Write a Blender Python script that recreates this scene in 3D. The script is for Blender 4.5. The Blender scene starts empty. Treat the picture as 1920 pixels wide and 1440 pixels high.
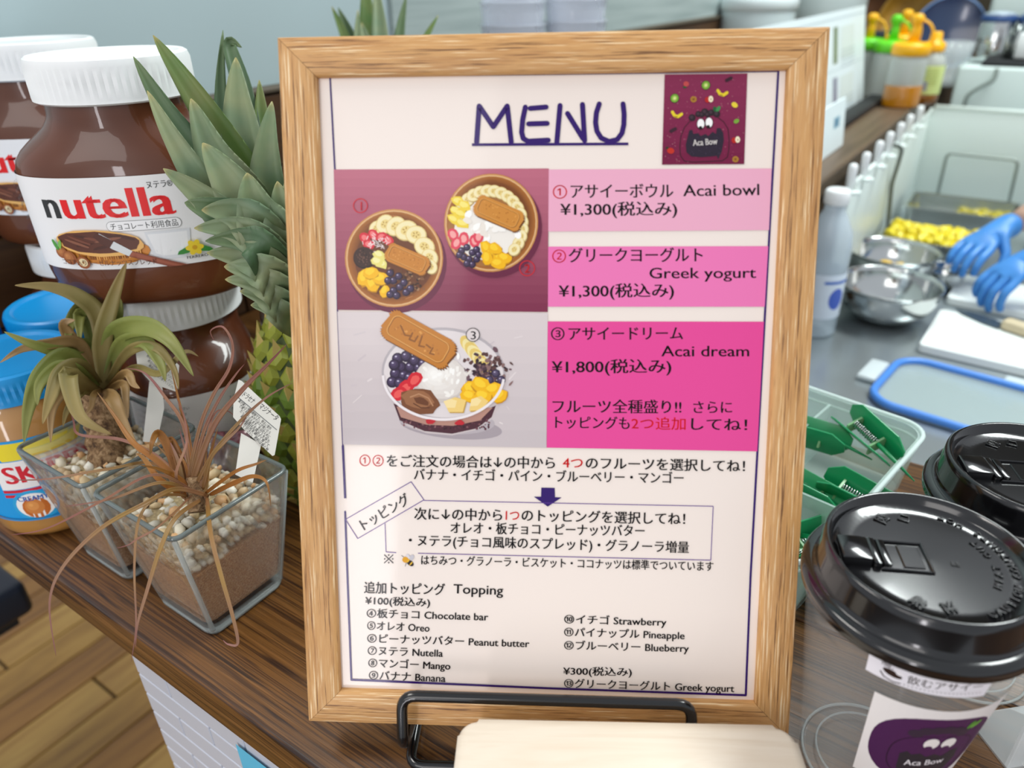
import bpy, bmesh, math, random
from math import pi, sin, cos, radians as R
from mathutils import Vector as V, Matrix, noise
random.seed(7)
S = bpy.context.scene
COL = S.collection
# ---------------------------------------------------------------- camera
CAM = V((0.12896, -0.20633, 0.35541)); F = 1400.0
CR, CU, CB = V((0.8274, 0.5613, -0.0212)), V((-0.2569, 0.4117, 0.8744)), V((0.4995, -0.7180, 0.4848))
CR.normalize(); CU = (CU - CR*CU.dot(CR)).normalized(); CB = CR.cross(CU)
cd = bpy.data.cameras.new('camera'); cam = bpy.data.objects.new('camera', cd); COL.objects.link(cam)
cam.matrix_world = Matrix.Translation(CAM) @ Matrix((CR, CU, CB)).transposed().to_4x4()
cd.sensor_width = 36; cd.lens = 36*F/1920; cd.clip_start = .02; cd.clip_end = 50
cd.dof.use_dof = True; cd.dof.focus_distance = .42; cd.dof.aperture_fstop = 6.5
S.camera = cam
# ---------------------------------------------------------------- world, lights, exposure
def srgb(h):
    if not isinstance(h, str): return h
    h = h.lstrip('#'); c = [int(h[i:i+2], 16)/255 for i in (0, 2, 4)]
    return tuple(x/12.92 if x <= .04045 else ((x+.055)/1.055)**2.4 for x in c)
w = bpy.data.worlds.new('room_light'); S.world = w; w.use_nodes = True
w.node_tree.nodes['Background'].inputs[0].default_value = (.88, .93, 1.0, 1)
w.node_tree.nodes['Background'].inputs[1].default_value = .62
def area(name, loc, target, sx, sy, power, col=(1, 1, 1)):
    d = bpy.data.lights.new(name, 'AREA'); d.shape = 'RECTANGLE'; d.size = sx; d.size_y = sy; d.energy = power; d.color = col
    o = bpy.data.objects.new(name, d); COL.objects.link(o); o.location = loc
    o.rotation_euler = (V(target)-V(loc)).to_track_quat('-Z', 'Y').to_euler(); return o
area('ceiling_light', (.6, 1.6, 2.1), (.2, 1.0, 0), 1.6, .5, 56, (.93, 1, .98))
area('ceiling_light', (-1.2, -.6, 2.0), (-.1, .1, 0), .9, .5, 14, (1, .96, .90))
area('window_light', (.64, -2.36, -.10), (-.08, -.02, .08), .20, 1.1, 8, (1, .97, 1))
area('window_light', (.2, -2.6, 1.5), (-.1, .1, .1), 1.8, 1.3, 19, (1, .965, .93))
S.view_settings.view_transform = 'Standard'; S.view_settings.look = 'None'
S.view_settings.gamma = 1; S.view_settings.use_curve_mapping = False; S.view_settings.exposure = .17
# ---------------------------------------------------------------- helpers
def ray(x, y): return CR*((x-960)/F) - CU*((y-720)/F) - CB
def at(x, y, z=0.):
    d = ray(x, y); return CAM + d*((z-CAM.z)/d.z)
def aty(x, y, yy):
    d = ray(x, y); return CAM + d*((yy-CAM.y)/d.y)
def atd(x, y, depth): return CAM + ray(x, y)*depth
def link(o, parent=None):
    COL.objects.link(o)
    if parent is not None: o.parent = parent
    return o
def obj(name, bm, m, parent=None, smooth=True, loc=None, rot=None, mw=None):
    if isinstance(bm, bmesh.types.BMesh):
        me = bpy.data.meshes.new(name); bm.to_mesh(me); bm.free()
    else: me = bm
    if smooth is not None:
        for p in me.polygons: p.use_smooth = bool(smooth)
        if smooth == 'auto': me.set_sharp_from_angle(angle=R(35))
    if m is not None and not me.materials:
        for q in (m if isinstance(m, (list, tuple)) else [m]): me.materials.append(q)
    o = bpy.data.objects.new(name, me); link(o, parent)
    if mw is not None: o.matrix_basis = mw
    if loc is not None: o.location = loc
    if rot is not None: o.rotation_euler = rot
    return o
def tag(o, label=None, cat=None, group=None, kind=None):
    if label: o['label'] = label
    if cat: o['category'] = cat
    if group: o['group'] = group
    if kind: o['kind'] = kind
    return o
def thing(name, label, cat, loc=(0, 0, 0), rz=0, group=None, mw=None):
    o = bpy.data.objects.new(name, None); COL.objects.link(o); o.empty_display_size = .02
    if mw is not None: o.matrix_basis = mw
    else: o.location = loc; o.rotation_euler = (0, 0, rz)
    return tag(o, label, cat, group)
def dup(o, parent=None, loc=None, rz=None, label=None):
    c = o.copy(); COL.objects.link(c)
    if parent is not None: c.parent = parent
    if loc is not None: c.location = loc
    if rz is not None: c.rotation_euler = (0, 0, rz)
    if label: c['label'] = label
    for ch in list(o.children): dup(ch, c)
    return c
def box(bm, x0, x1, y0, y1, z0, z1, bev=0, seg=2):
    b = bmesh.new(); bmesh.ops.create_cube(b, size=1)
    for v in b.verts: v.co = V((x0+(v.co.x+.5)*(x1-x0), y0+(v.co.y+.5)*(y1-y0), z0+(v.co.z+.5)*(z1-z0)))
    if bev: bmesh.ops.bevel(b, geom=b.edges[:], offset=bev, segments=seg, affect='EDGES', profile=.5)
    t = bpy.data.meshes.new('t'); b.to_mesh(t); b.free(); bm.from_mesh(t); bpy.data.meshes.remove(t); return bm
def merge(bm, b):
    t = bpy.data.meshes.new('t'); b.to_mesh(t); b.free(); bm.from_mesh(t); bpy.data.meshes.remove(t); return bm
def lathe(bm, prof, n=48, shape=None, cap=True):
    rings = []
    for r, z in prof:
        ring = []
        for i in range(n):
            a = 2*pi*i/n; x, y = r*cos(a), r*sin(a)
            if shape: x, y = shape(r, z, a)
            ring.append(bm.verts.new((x, y, z)))
        rings.append(ring)
    for k in range(len(rings)-1):
        for i in range(n):
            j = (i+1) % n; bm.faces.new((rings[k][i], rings[k][j], rings[k+1][j], rings[k+1][i]))
    if cap: bm.faces.new(rings[0][::-1]); bm.faces.new(rings[-1])
    return bm
def tube(bm, pts, r, n=8, closed=False, cap=True):
    pts = [V(p) for p in pts]; N = len(pts); rings = []; up = None
    for i, p in enumerate(pts):
        a = pts[(i-1) % N] if (closed or i) else p; b = pts[(i+1) % N] if (closed or i < N-1) else p
        t = (b-a).normalized()
        if up is None: up = t.orthogonal().normalized()
        up = (up - t*up.dot(t)).normalized(); s = t.cross(up)
        rr = r[i] if isinstance(r, (list, tuple)) else r
        rings.append([bm.verts.new(p + (up*cos(2*pi*k/n) + s*sin(2*pi*k/n))*rr) for k in range(n)])
    for i in range(N if closed else N-1):
        A, B = rings[i], rings[(i+1) % N]
        for k in range(n): bm.faces.new((A[k], A[(k+1) % n], B[(k+1) % n], B[k]))
    if cap and not closed: bm.faces.new(rings[0][::-1]); bm.faces.new(rings[-1])
    return bm
def smooth_path(pts, n=6):
    pts = [V(p) for p in pts]; out = []
    for i in range(len(pts)-1):
        p0, p1, p2, p3 = pts[max(i-1, 0)], pts[i], pts[i+1], pts[min(i+2, len(pts)-1)]
        for k in range(n):
            t = k/n; out.append(.5*((2*p1)+(-p0+p2)*t+(2*p0-5*p1+4*p2-p3)*t*t+(-p0+3*p1-3*p2+p3)*t**3))
    out.append(pts[-1]); return out
def round_poly(w, d, r, n=6, cx=0, cy=0):
    out = []
    for sx, sy, a0 in ((1, 1, 0), (-1, 1, pi/2), (-1, -1, pi), (1, -1, 3*pi/2)):
        for k in range(n+1):
            a = a0 + pi/2*k/n; out.append((cx+sx*(w/2-r)+r*cos(a), cy+sy*(d/2-r)+r*sin(a)))
    return out
def prism(bm, poly, z0, z1, bev=0):
    b = bmesh.new(); lo = [b.verts.new((x, y, z0)) for x, y in poly]; hi = [b.verts.new((x, y, z1)) for x, y in poly]; n = len(poly)
    b.faces.new(lo[::-1]); top = b.faces.new(hi)
    for i in range(n): b.faces.new((lo[i], lo[(i+1) % n], hi[(i+1) % n], hi[i]))
    if bev: bmesh.ops.bevel(b, geom=[e for e in b.edges if abs(e.verts[0].co.z-e.verts[1].co.z) < 1e-7], offset=bev, segments=3, affect='EDGES', profile=.5)
    bmesh.ops.recalc_face_normals(b, faces=b.faces); return merge(bm, b)
def loft(bm, polys, cap0=True, cap1=True):      # list of (poly, z)
    rings = [[bm.verts.new((x, y, z)) for x, y in p] for p, z in polys]; n = len(rings[0])
    for a, b in zip(rings, rings[1:]):
        for i in range(n): bm.faces.new((a[i], a[(i+1) % n], b[(i+1) % n], b[i]))
    if cap0: bm.faces.new(rings[0][::-1])
    if cap1: bm.faces.new(rings[-1])
    return bm
# ---------------------------------------------------------------- materials
def nodes(name):
    m = bpy.data.materials.new(name); m.use_nodes = True; nt = m.node_tree
    return m, nt, nt.nodes['Principled BSDF']
def setp(b, base=None, rough=None, metal=None, coat=None, trans=None, ior=None, alpha=None, spec=None, sss=None):
    I = b.inputs
    if base is not None: I['Base Color'].default_value = (*srgb(base), 1)
    if rough is not None: I['Roughness'].default_value = rough
    if metal is not None: I['Metallic'].default_value = metal
    if coat is not None: I['Coat Weight'].default_value = coat; I['Coat Roughness'].default_value = .06
    if trans is not None: I['Transmission Weight'].default_value = trans
    if ior is not None: I['IOR'].default_value = ior
    if alpha is not None: I['Alpha'].default_value = alpha
    if spec is not None: I['Specular IOR Level'].default_value = spec
    if sss is not None: I['Subsurface Weight'].default_value = sss; I['Subsurface Radius'].default_value = (.01, .01, .01); I['Subsurface Scale'].default_value = .5
def texmap(nt, scale=(1, 1, 1), coord='Object', rot=(0, 0, 0)):
    tc = nt.nodes.new('ShaderNodeTexCoord'); mp = nt.nodes.new('ShaderNodeMapping')
    mp.inputs['Scale'].default_value = scale; mp.inputs['Rotation'].default_value = rot
    nt.links.new(tc.outputs[coord], mp.inputs[0]); return mp.outputs[0]
def noise_t(nt, vec, scale=5, detail=4, rough=.5, dist=0):
    n = nt.nodes.new('ShaderNodeTexNoise'); n.inputs['Scale'].default_value = scale; n.inputs['Detail'].default_value = detail
    n.inputs['Roughness'].default_value = rough; n.inputs['Distortion'].default_value = dist; nt.links.new(vec, n.inputs['Vector']); return n.outputs[0]
def ramp(nt, fac, stops):
    r = nt.nodes.new('ShaderNodeValToRGB'); e = r.color_ramp.elements
    while len(e) < len(stops): e.new(.5)
    for el, (p, c) in zip(e, stops): el.position = p; el.color = (*srgb(c), 1) if not isinstance(c, float) else (c, c, c, 1)
    nt.links.new(fac, r.inputs[0]); return r.outputs[0]
def mix(nt, fac, a, b, mode='MIX'):
    m = nt.nodes.new('ShaderNodeMix'); m.data_type = 'RGBA'; m.blend_type = mode
    for s, v in ((m.inputs[0], fac), (m.inputs[6], a), (m.inputs[7], b)):
        if isinstance(v, (int, float)): s.default_value = v
        elif isinstance(v, (tuple, str)): s.default_value = (*srgb(v), 1)
        else: nt.links.new(v, s)
    return m.outputs[2]
def bump(nt, b, h, strength=.3, dist=.001):
    n = nt.nodes.new('ShaderNodeBump'); n.inputs['Strength'].default_value = strength; n.inputs['Distance'].default_value = dist
    nt.links.new(h, n.inputs['Height']); nt.links.new(n.outputs[0], b.inputs['Normal'])
def mat(name, base, rough=.5, var=0, vscale=30, **k):
    m, nt, b = nodes(name); setp(b, base, rough, **k)
    if var:
        f = noise_t(nt, texmap(nt), vscale, 5); c = srgb(base)
        nt.links.new(ramp(nt, f, [(.3, tuple(x*(1-var) for x in c)), (.7, tuple(min(1, x*(1+var)) for x in c))]), b.inputs['Base Color'])
    return m
def glassy(name, col=(1, 1, 1), rough=0., ior=1.45):
    m, nt, b = nodes(name); setp(b, col, rough, trans=1, ior=ior); return m
def thin_clear(name, col=(.95, .98, 1), alpha=.25, rough=.08):
    m, nt, b = nodes(name); setp(b, col, rough, alpha=alpha); return m
def wood(name, cols, scale=(1.2, 14, 14), ring=2.0, rough=.45, pores=0, pore_cols=None, bmp=.15, coat=0, pscale=(6, 380, 380)):
    m, nt, b = nodes(name); setp(b, rough=rough, coat=coat)
    v = texmap(nt, scale); n1 = noise_t(nt, v, ring, 6, .6, .6)
    c = ramp(nt, n1, cols)
    if pores:
        n2 = noise_t(nt, texmap(nt, pscale), 1, 3, .6)
        fd = ramp(nt, n2, [(.57, 0.), (.66, pores if pores < 1 else 1.)]); fl = ramp(nt, n2, [(.34, 1.), (.43, 0.)])
        c = mix(nt, fd, c, pore_cols[0]); c = mix(nt, fl, c, pore_cols[1])
        bump(nt, b, n2, bmp, .0006)
    else: bump(nt, b, n1, bmp, .001)
    nt.links.new(c, b.inputs['Base Color']); return m
def printmat(name, rough=.35, coat=0., coatr=.05, spec=.5):
    m, nt, b = nodes(name); setp(b, rough=rough, coat=coat, spec=spec); b.inputs['Coat Roughness'].default_value = coatr
    a = nt.nodes.new('ShaderNodeAttribute'); a.attribute_name = 'Col'; nt.links.new(a.outputs[0], b.inputs['Base Color']); return m
M = {}
M['print'] = printmat('print_ink', .45)
M['print_gloss'] = printmat('print_ink_under_plastic', .4, .32, .07, spec=.15)
M['steel'] = mat('stainless_steel', '#c9cccb', .14, metal=1)
M['steel_brushed'] = mat('brushed_steel_top', '#b4bcbf', .3, metal=.8, var=.12, vscale=6)
M['white_plastic'] = mat('white_plastic', '#f2f4f4', .35)
M['black_gloss'] = mat('black_polystyrene', '#0d0d0f', .16, coat=.5)
M['black_wire'] = mat('black_coated_wire', '#0b0b0d', .22, coat=.4)
M['black_matt'] = mat('black_matt', '#121417', .6)
M['glass'] = glassy('clear_glass', (.98, 1, .99))
M['glass'].node_tree.nodes['Principled BSDF'].inputs['Transmission Weight'].default_value = .92
S.cycles.max_bounces = 14; S.cycles.transmission_bounces = 14; S.cycles.transparent_max_bounces = 16; S.cycles.glossy_bounces = 6
M['clear_plastic'] = thin_clear('clear_plastic', alpha=.16, rough=.05)
# ---------------------------------------------------------------- flat print builder
_tx = {}
def text_mesh(s, off=0.0):
    key = (s, off)
    if key in _tx: return _tx[key]
    c = bpy.data.curves.new('t', 'FONT'); c.body = s; c.size = 1; c.resolution_u = 3; c.offset = off
    o = bpy.data.objects.new('t', c); me = bpy.data.meshes.new_from_object(o)
    vs = [(v.co.x, v.co.y) for v in me.vertices]; fs = [tuple(p.vertices) for p in me.polygons]
    bpy.data.objects.remove(o); bpy.data.curves.remove(c); bpy.data.meshes.remove(me)
    _tx[key] = (vs, fs); return vs, fs
class Print:
    def __init__(s, step=4e-6): s.v = []; s.f = []; s.c = []; s.k = 0; s.step = step; s.ox = 0; s.oy = 0
    def add(s, vs, fs, col, lift=1):
        s.k += lift; o = len(s.v); z = s.k*s.step
        s.v += [(x, y, z) for x, y in vs]; s.f += [tuple(i+o for i in f) for f in fs]; s.c += [srgb(col)]*len(fs)
    def poly(s, pts, col): s.add(pts, [tuple(range(len(pts)))], col)
    def quad_grad(s, p, c0, c1, n=12):       # p: tl,tr,br,bl; colour c0 top to c1 bottom
        c0, c1 = srgb(c0), srgb(c1); s.k += 1
        for i in range(n):
            a, b = i/n, (i+1)/n; q = lambda A, B, t: (A[0]+(B[0]-A[0])*t, A[1]+(B[1]-A[1])*t)
            s.add([q(p[0], p[3], a), q(p[1], p[2], a), q(p[1], p[2], b), q(p[0], p[3], b)], [(0, 1, 2, 3)], tuple(c0[j]+(c1[j]-c0[j])*(a+b)/2 for j in range(3)), 0)
    def ell(s, cx, cy, rx, ry, col, rot=0, n=20, a0=0, a1=2*pi):
        s.poly([(cx+rx*cos(a)*cos(rot)-ry*sin(a)*sin(rot), cy+rx*cos(a)*sin(rot)+ry*sin(a)*cos(rot)) for a in (a0+(a1-a0)*i/n for i in range(n if a1-a0 > 6.28 else n+1))], col)
    def ball(s, cx, cy, r, c0, c1, ry=None, rot=0, lx=-.3, ly=.3, n=4):
        c0, c1 = srgb(c0), srgb(c1); ry = ry or r
        for i in range(n):
            t = i/(n-1) if n > 1 else 0; k = 1-.85*t
            s.ell(cx+lx*r*t, cy+ly*ry*t, r*k, ry*k, tuple(c0[j]+(c1[j]-c0[j])*t for j in range(3)), rot, 14)
    def line(s, pts, wd, col, closed=False, caps=True):
        pts = [V((p[0], p[1])) for p in pts]; s.k += 1; N = len(pts)
        for i in range(N if closed else N-1):
            a, b = pts[i], pts[(i+1) % N]; d = b-a
            if d.length < 1e-9: continue
            n = V((-d.y, d.x)).normalized()*wd/2
            s.add([tuple(a+n), tuple(a-n), tuple(b-n), tuple(b+n)], [(0, 1, 2, 3)], col, 0)
        if caps:
            s.k += 1
            for p in pts: s.add([(p.x+wd/2*cos(a), p.y+wd/2*sin(a)) for a in (2*pi*i/8 for i in range(8))], [tuple(range(8))], col, 0)
    def text(s, txt, a, b, size, col, off=.008, fit=True):
        vs, fs = text_mesh(txt, 0)
        if not vs: return
        w = max(x for x, y in vs); a = V(a); b = V(b); d = (b-a); L = d.length; d.normalize(); n = V((-d.y, d.x)); k = L/w if fit else size
        for i, sh in enumerate((0,) if off < .002 else (-off, off)):
            s.add([tuple(a + d*((x+sh)*k) + n*(y*size)) for x, y in vs], fs, col, 1 if i == 0 else 0)
    def blob(s, cx, cy, r, col, ry=None, rot=0, n=12, j=.2):
        ry = ry or r; p = []
        for i in range(n):
            a = 2*pi*i/n; k = 1+random.uniform(-j, j); x, y = r*k*cos(a), ry*k*sin(a); p.append((cx+x*cos(rot)-y*sin(rot), cy+x*sin(rot)+y*cos(rot)))
        s.poly(p, col)
    def build(s, name, m, parent, fn=None, cell=0, mw=None):
        me = bpy.data.meshes.new(name); me.from_pydata(s.v, [], s.f)
        ca = me.color_attributes.new('Col', 'FLOAT_COLOR', 'CORNER')
        k = 0
        for p, c in zip(me.polygons, s.c):
            for _ in p.loop_indices: ca.data[k].color = (*c, 1); k += 1
        if cell and s.v:
            b = bmesh.new(); b.from_mesh(me); bmesh.ops.triangulate(b, faces=[f for f in b.faces if len(f.verts) > 4])
            x0 = min(v[0] for v in s.v); x1 = max(v[0] for v in s.v); x = x0+cell
            while x < x1:
                bmesh.ops.bisect_plane(b, geom=b.verts[:]+b.edges[:]+b.faces[:], plane_co=(x, 0, 0), plane_no=(1, 0, 0)); x += cell
            b.to_mesh(me); b.free()
        if fn:
            for v in me.vertices: v.co = fn(v.co.x, v.co.y, v.co.z)
        me.update(); o = obj(name, me, m, parent, smooth=None, mw=mw); return o
# ================================================================ SETTING
XW = -.63                                       # wall plane
def struct(name, bm, m, **k): return tag(obj(name, bm, m, **k), kind='structure')
bm = bmesh.new(); box(bm, -3.2, 1.9, -2.2, 4.2, -1.0, -.965)
floor = struct('floor', bm, mat('floor_joint', '#3d2b16', .6), smooth=False)
pm = [wood('floor_plank_%d' % i, [(.3, a), (.55, b_), (.75, c_)], (14, 1.6, 14), 1.6, .42) for i, (a, b_, c_) in enumerate((('#7a531a', '#a87f38', '#bd974c'), ('#94692a', '#b78f47', '#c9a658'), ('#6d4715', '#946729', '#ac7e38')))]
pms = {}
for k in range(3):
    b = bmesh.new(); box(b, -.0435, .0435, -.597, .597, 0, .012, .0015, 1); me = bpy.data.meshes.new('plank'); b.to_mesh(me); b.free(); me.materials.append(pm[k]); pms[k] = me
for i in range(29):
    for j in range(3):
        o = bpy.data.objects.new('plank', pms[(i*7+j*5+(i*j) % 3) % 3]); link(o, floor); o.location = (-2.65+i*.09, -1.3+j*1.2+(i*.43 % 1.2), -.966)
wg = mat('wall_paint_grey', '#adbfc2', .75, var=.03, vscale=2)
bm = bmesh.new(); box(bm, XW-.1, XW, -.07, 4.2, -.03, 2.3); box(bm, XW-.1, XW, .7, 4.2, -.965, -.0305); wl = struct('wall_left', bm, wg, smooth=False)
m_, nt, b_ = nodes('wallpaper_horizontal_weave'); setp(b_, rough=.7)
nt.links.new(ramp(nt, noise_t(nt, texmap(nt, (3, 3, 60)), 1, 3), [(.35, '#98a6a5'), (.65, '#b0bdbb')]), b_.inputs['Base Color'])
bm = bmesh.new(); box(bm, XW, XW+.006, .62, 4.1, .245, 2.3); obj('wallpaper_panel', bm, m_, wl, smooth=False)
dark = wood('dark_wood_cladding', [(.25, '#2b1a0c'), (.5, '#4a2f16'), (.75, '#5f3f20')], (10, 1.4, 22), 1.6, .5)
bm = bmesh.new(); box(bm, XW, XW+.012, -.07, 3.4, -.03, .236); bb = struct('baseboard_left', bm, mat('cladding_joint', '#160d06', .7), smooth=False)
for j in range(3):
    for i, (a, c) in enumerate(((-.068, .30), (.302, 1.3), (1.302, 2.3), (2.302, 3.39))):
        b = bmesh.new(); box(b, XW+.010, XW+.018+.0015*((i+j) % 2), a, c, -.001+.0795*j, -.001+.0795*j+.0778, .001, 1); obj('plank', b, dark, bb, smooth=False)
bm = bmesh.new(); box(bm, XW, XW+.022, -.07, 3.4, .238, .2445, .002, 2); obj('plank', bm, mat('cladding_cap', '#5b5142', .6), bb)['label'] = 'thin grey cap rail on top of the wood cladding'
bm = bmesh.new(); box(bm, -3.2, 1.9, 3.45, 3.55, -.965, 2.3); struct('wall_back', bm, mat('back_wall_brown', '#3e3524', .7, var=.15, vscale=4), smooth=False)
# counter
cw = wood('walnut_stained_pine', [(.30, '#2a1909'), (.42, '#47290f'), (.52, '#70491f'), (.60, '#402610'), (.72, '#6a451d')], (.9, 130, 130), 2.2, .38, pores=1, pore_cols=('#2b1608', '#7a5128'), pscale=(8, 240, 240), bmp=.25)
counter = thing('counter', 'dark walnut-stained wooden counter carrying the menu, jars and cups', 'counter', (0, 0, 0))
def slab_edge(y0, y1, x0, x1, z0, z1):
    b = bmesh.new(); box(b, x0, x1, y0, y1, z0, z1, .0022, 2); return b
obj('board', slab_edge(-.0695, .165, XW+.02, 1.2, -.03, 0), cw, counter); obj('board', slab_edge(.1656, .385, XW+.02, 1.2, -.03, 0), cw, counter)
led = wood('ledge_wood', [(.3, '#4b3b2c'), (.6, '#6a5643'), (.8, '#574535')], (30, 1.6, 30), 2, .4)
bm = bmesh.new(); box(bm, XW+.02, -.112, .46, 3.4, .055, .08, .003, 2); box(bm, XW+.02, -.125, .46, 3.4, -.16, .055)
tag(obj('ledge', bm, led, smooth=False), 'dark wooden ledge along the grey wall holding bottles and bowls', 'shelf')
# tiled front under the counter
bm = bmesh.new(); box(bm, -.300, 1.2, -.058, .3, -.965, -.0305); wf = struct('wall_front', bm, mat('tile_joint', '#eef0f6', .6), smooth=False)
tmm = mat('tile_glaze', '#c9ccd6', .25, var=.04, vscale=8)
b = bmesh.new(); box(b, 0, .0785, -.0015, .0015, 0, .0185, .0006, 1); tme = bpy.data.meshes.new('tile'); b.to_mesh(tme); b.free(); tme.materials.append(tmm)
bh = bmesh.new(); box(bh, 0, .0385, -.0015, .0015, 0, .0185, .0006, 1); tmh = bpy.data.meshes.new('tile_half'); bh.to_mesh(tmh); bh.free(); tmh.materials.append(tmm)
for r in range(17):
    x = -.3; first = r % 2 == 1
    while x < .28:
        o = bpy.data.objects.new('tile', tmh if first else tme); link(o, wf); o.location = (x, -.0585, -.0515-r*.02); x += .04 if first else .08; first = False
# poster on the tiles
pst = thing('poster', 'glossy blue poster with yellow fruit stuck on the tiled counter front', 'poster', (-.188, -.0605, -.062))
pr = Print(2e-6); pr.quad_grad([(0, 0), (.16, 0), (.16, -.2), (0, -.2)], '#5cc3e6', '#3f9fd0')
for i in range(60):
    pr.blob(random.uniform(.006, .154), random.uniform(-.19, -.006), random.uniform(.004, .013), random.choice(['#e8d24a', '#3c4658', '#f2f0e4', '#d9a32c', '#2f6fb0', '#7fd3ee', '#5d5a3a']), rot=random.random()*3)
pr.build('sheet', M['print_gloss'], pst, lambda x, y, z: V((x, -z-.001, y)))
# kitchen worktop
bm = bmesh.new(); box(bm, -.09, .50, .40, 2.7, -.14, -.12, .004, 2); box(bm, -.07, .48, .42, 2.68, -.95, -.14)
tag(obj('steel_worktop', bm, M['steel_brushed'], smooth=False), 'grey stainless steel kitchen worktop behind the wooden counter', 'worktop')
# bench on the customer side
pc_ = atd(47, 1090, 1.02); zs = pc_.z+.954
st = thing('bench', 'dark navy padded bench partly seen at the left below the counter', 'bench', (pc_.x, pc_.y, -.954))
bm = bmesh.new(); box(bm, -.36, 0, -.55, 0, zs-.055, zs, .012, 4); obj('seat', bm, mat('navy_vinyl', '#141c2b', .45), st)
b = bmesh.new(); box(b, -.34, -.02, -.53, -.02, zs-.075, zs-.055, .003, 2); obj('seat_frame', b, M['black_matt'], st, smooth=False)
for x, y in ((-.10, -.10), (-.30, -.10), (-.10, -.48), (-.30, -.48)):
    b = bmesh.new(); tube(b, [(x-.06, y-.04, zs-.075), (x-.06, y-.04, 0)], .012, 10); obj('leg', b, M['black_matt'], st)
# ================================================================ MENU FRAME
FX, FY, FZ = V((.8561, .5169, 0)).normalized(), V((-.1802, .2985, .9372)), V((.4844, -.8023, .3487))
FY = (FY-FX*FY.dot(FX)).normalized(); FZ = FX.cross(FY); FC = V((-.0298, .0493, .1769))
FM = Matrix.Translation(FC) @ Matrix((FX, FY, FZ)).transposed().to_4x4()
FW, FH, FB = .241, .3306, .0168
menu = thing('menu_frame', 'oak-effect picture frame holding the pink acai bowl menu on a wire easel', 'frame', mw=FM)
oak = wood('oak_foil', [(.30, '#b9834c'), (.5, '#d3a064'), (.72, '#c28b52')], (7, 90, 90), 2.0, .42, pores=.9, pore_cols=('#6b4220', '#f6d9ac'), bmp=.5, pscale=(30, 1250, 1250))
def rail(L):
    b = bmesh.new(); prof = [(0, -.014), (0, -.0016), (.0006, -.0004), (.0018, 0), (FB-.0022, -.0006), (FB-.0006, -.0014), (FB, -.0024), (FB, -.014)]
    A = [b.verts.new((-L/2+u, -u, z)) for u, z in prof]; B = [b.verts.new((L/2-u, -u, z)) for u, z in prof]; n = len(prof)
    for i in range(n): b.faces.new((A[i], A[(i+1) % n], B[(i+1) % n], B[i]))
    b.faces.new(A); b.faces.new(B[::-1]); bmesh.ops.recalc_face_normals(b, faces=b.faces); return b
for L, rot, loc in ((FW, 0, (0, FH/2, 0)), (FW, pi, (0, -FH/2, 0)), (FH, pi/2, (-FW/2, 0, 0)), (FH, -pi/2, (FW/2, 0, 0))):
    obj('rail', rail(L-.0002), oak, menu, smooth='auto', loc=loc, rot=(0, 0, rot))
bm = bmesh.new(); box(bm, -FW/2+.004, FW/2-.004, -FH/2+.004, FH/2-.004, -.0135, -.0056); obj('backing_board', bm, mat('hardboard', '#6b4a2c', .7), menu, smooth=False)
PZ = -.0050
FP = FC + FZ*PZ
def mpx(x, y):
    d = ray(x, y); k = (FP-CAM).dot(FZ)/d.dot(FZ); w_ = CAM+d*k-FC; return w_.dot(FX), w_.dot(FY)
def mfn(x, y, z): a, b = mpx(x, y); return V((a, b, PZ+z+.0003))
sheet = Print(); sheet.poly([(-FW/2+.012, -FH/2+.012), (FW/2-.012, -FH/2+.012), (FW/2-.012, FH/2-.012), (-FW/2+.012, FH/2-.012)], '#f5e7dd')
sheet.build('menu_sheet', M['print_gloss'], menu, lambda x, y, z: V((x, y, PZ)))
p = Print(1.0e-6)
PU = '#2f0c66'
# border
p.line([(619, 144), (628, 318)], 3, PU); p.line([(628, 318), (633, 580), (643, 835)], 2.4, PU); p.line([(643, 835), (647.5, 934)], 4.2, PU, caps=False)
p.line([(647.3, 959), (652, 1089), (659, 1274)], 3.6, PU); p.line([(619, 144), (1040, 139), (1459, 133.5)], 3.6, PU); p.line([(1459, 133.5), (1407, 1080), (1398, 1303)], 4, PU); p.line([(659, 1274), (1030, 1290), (1398, 1303)], 4, PU)
# title
for s in ([(893.7, 267), (898.5, 199), (925, 238), (951, 199), (958.5, 267)], [(985, 201), (980, 225), (978, 248), (981, 260), (990, 265), (1028, 263)], [(994, 203.5), (1024, 201)], [(991, 232.5), (1026, 231.5)], [(1050, 198), (1044, 267)], [(1064, 213), (1093, 260)], [(1092, 196), (1096, 264)], [(1123.5, 195), (1118, 212), (1116.5, 230), (1119, 246), (1127, 259), (1142, 265.5), (1157, 262), (1166, 250), (1169.5, 234), (1170, 214), (1168, 195)]):
    p.line(s, 9.5, PU)
p.line([(885, 271.5), (1178, 270)], 5, PU, caps=False)
# colour panels
p.poly([(1029, 318), (1446.5, 316), (1441.5, 431.5), (1028, 434)], '#efaec6'); p.poly([(1028, 462.5), (1440, 461.5), (1433.5, 575), (1027.5, 575)], '#f07ab6'); p.poly([(1027, 602.5), (1432, 603), (1419.5, 846), (1025, 839)], '#e94a98')
p.quad_grad([(626, 318), (1029, 316), (1027, 585), (633, 581)], '#c06c80', '#7c2a48', 16)  # print gradient, with glare on the sheet painted into its paler top
p.quad_grad([(633, 584), (1027, 587), (1024.5, 839), (643.5, 833)], '#ddd0cf', '#c9bdbe', 8)
for i in range(26):
    x, y = random.uniform(650, 1000), random.uniform(600, 815); p.line([(x, y), (x+random.uniform(-24, 24), y+random.uniform(-14, 14))], random.uniform(1, 4), random.choice(['#d3c7c8', '#cfc2c4', '#e3d8d6']))
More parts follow.
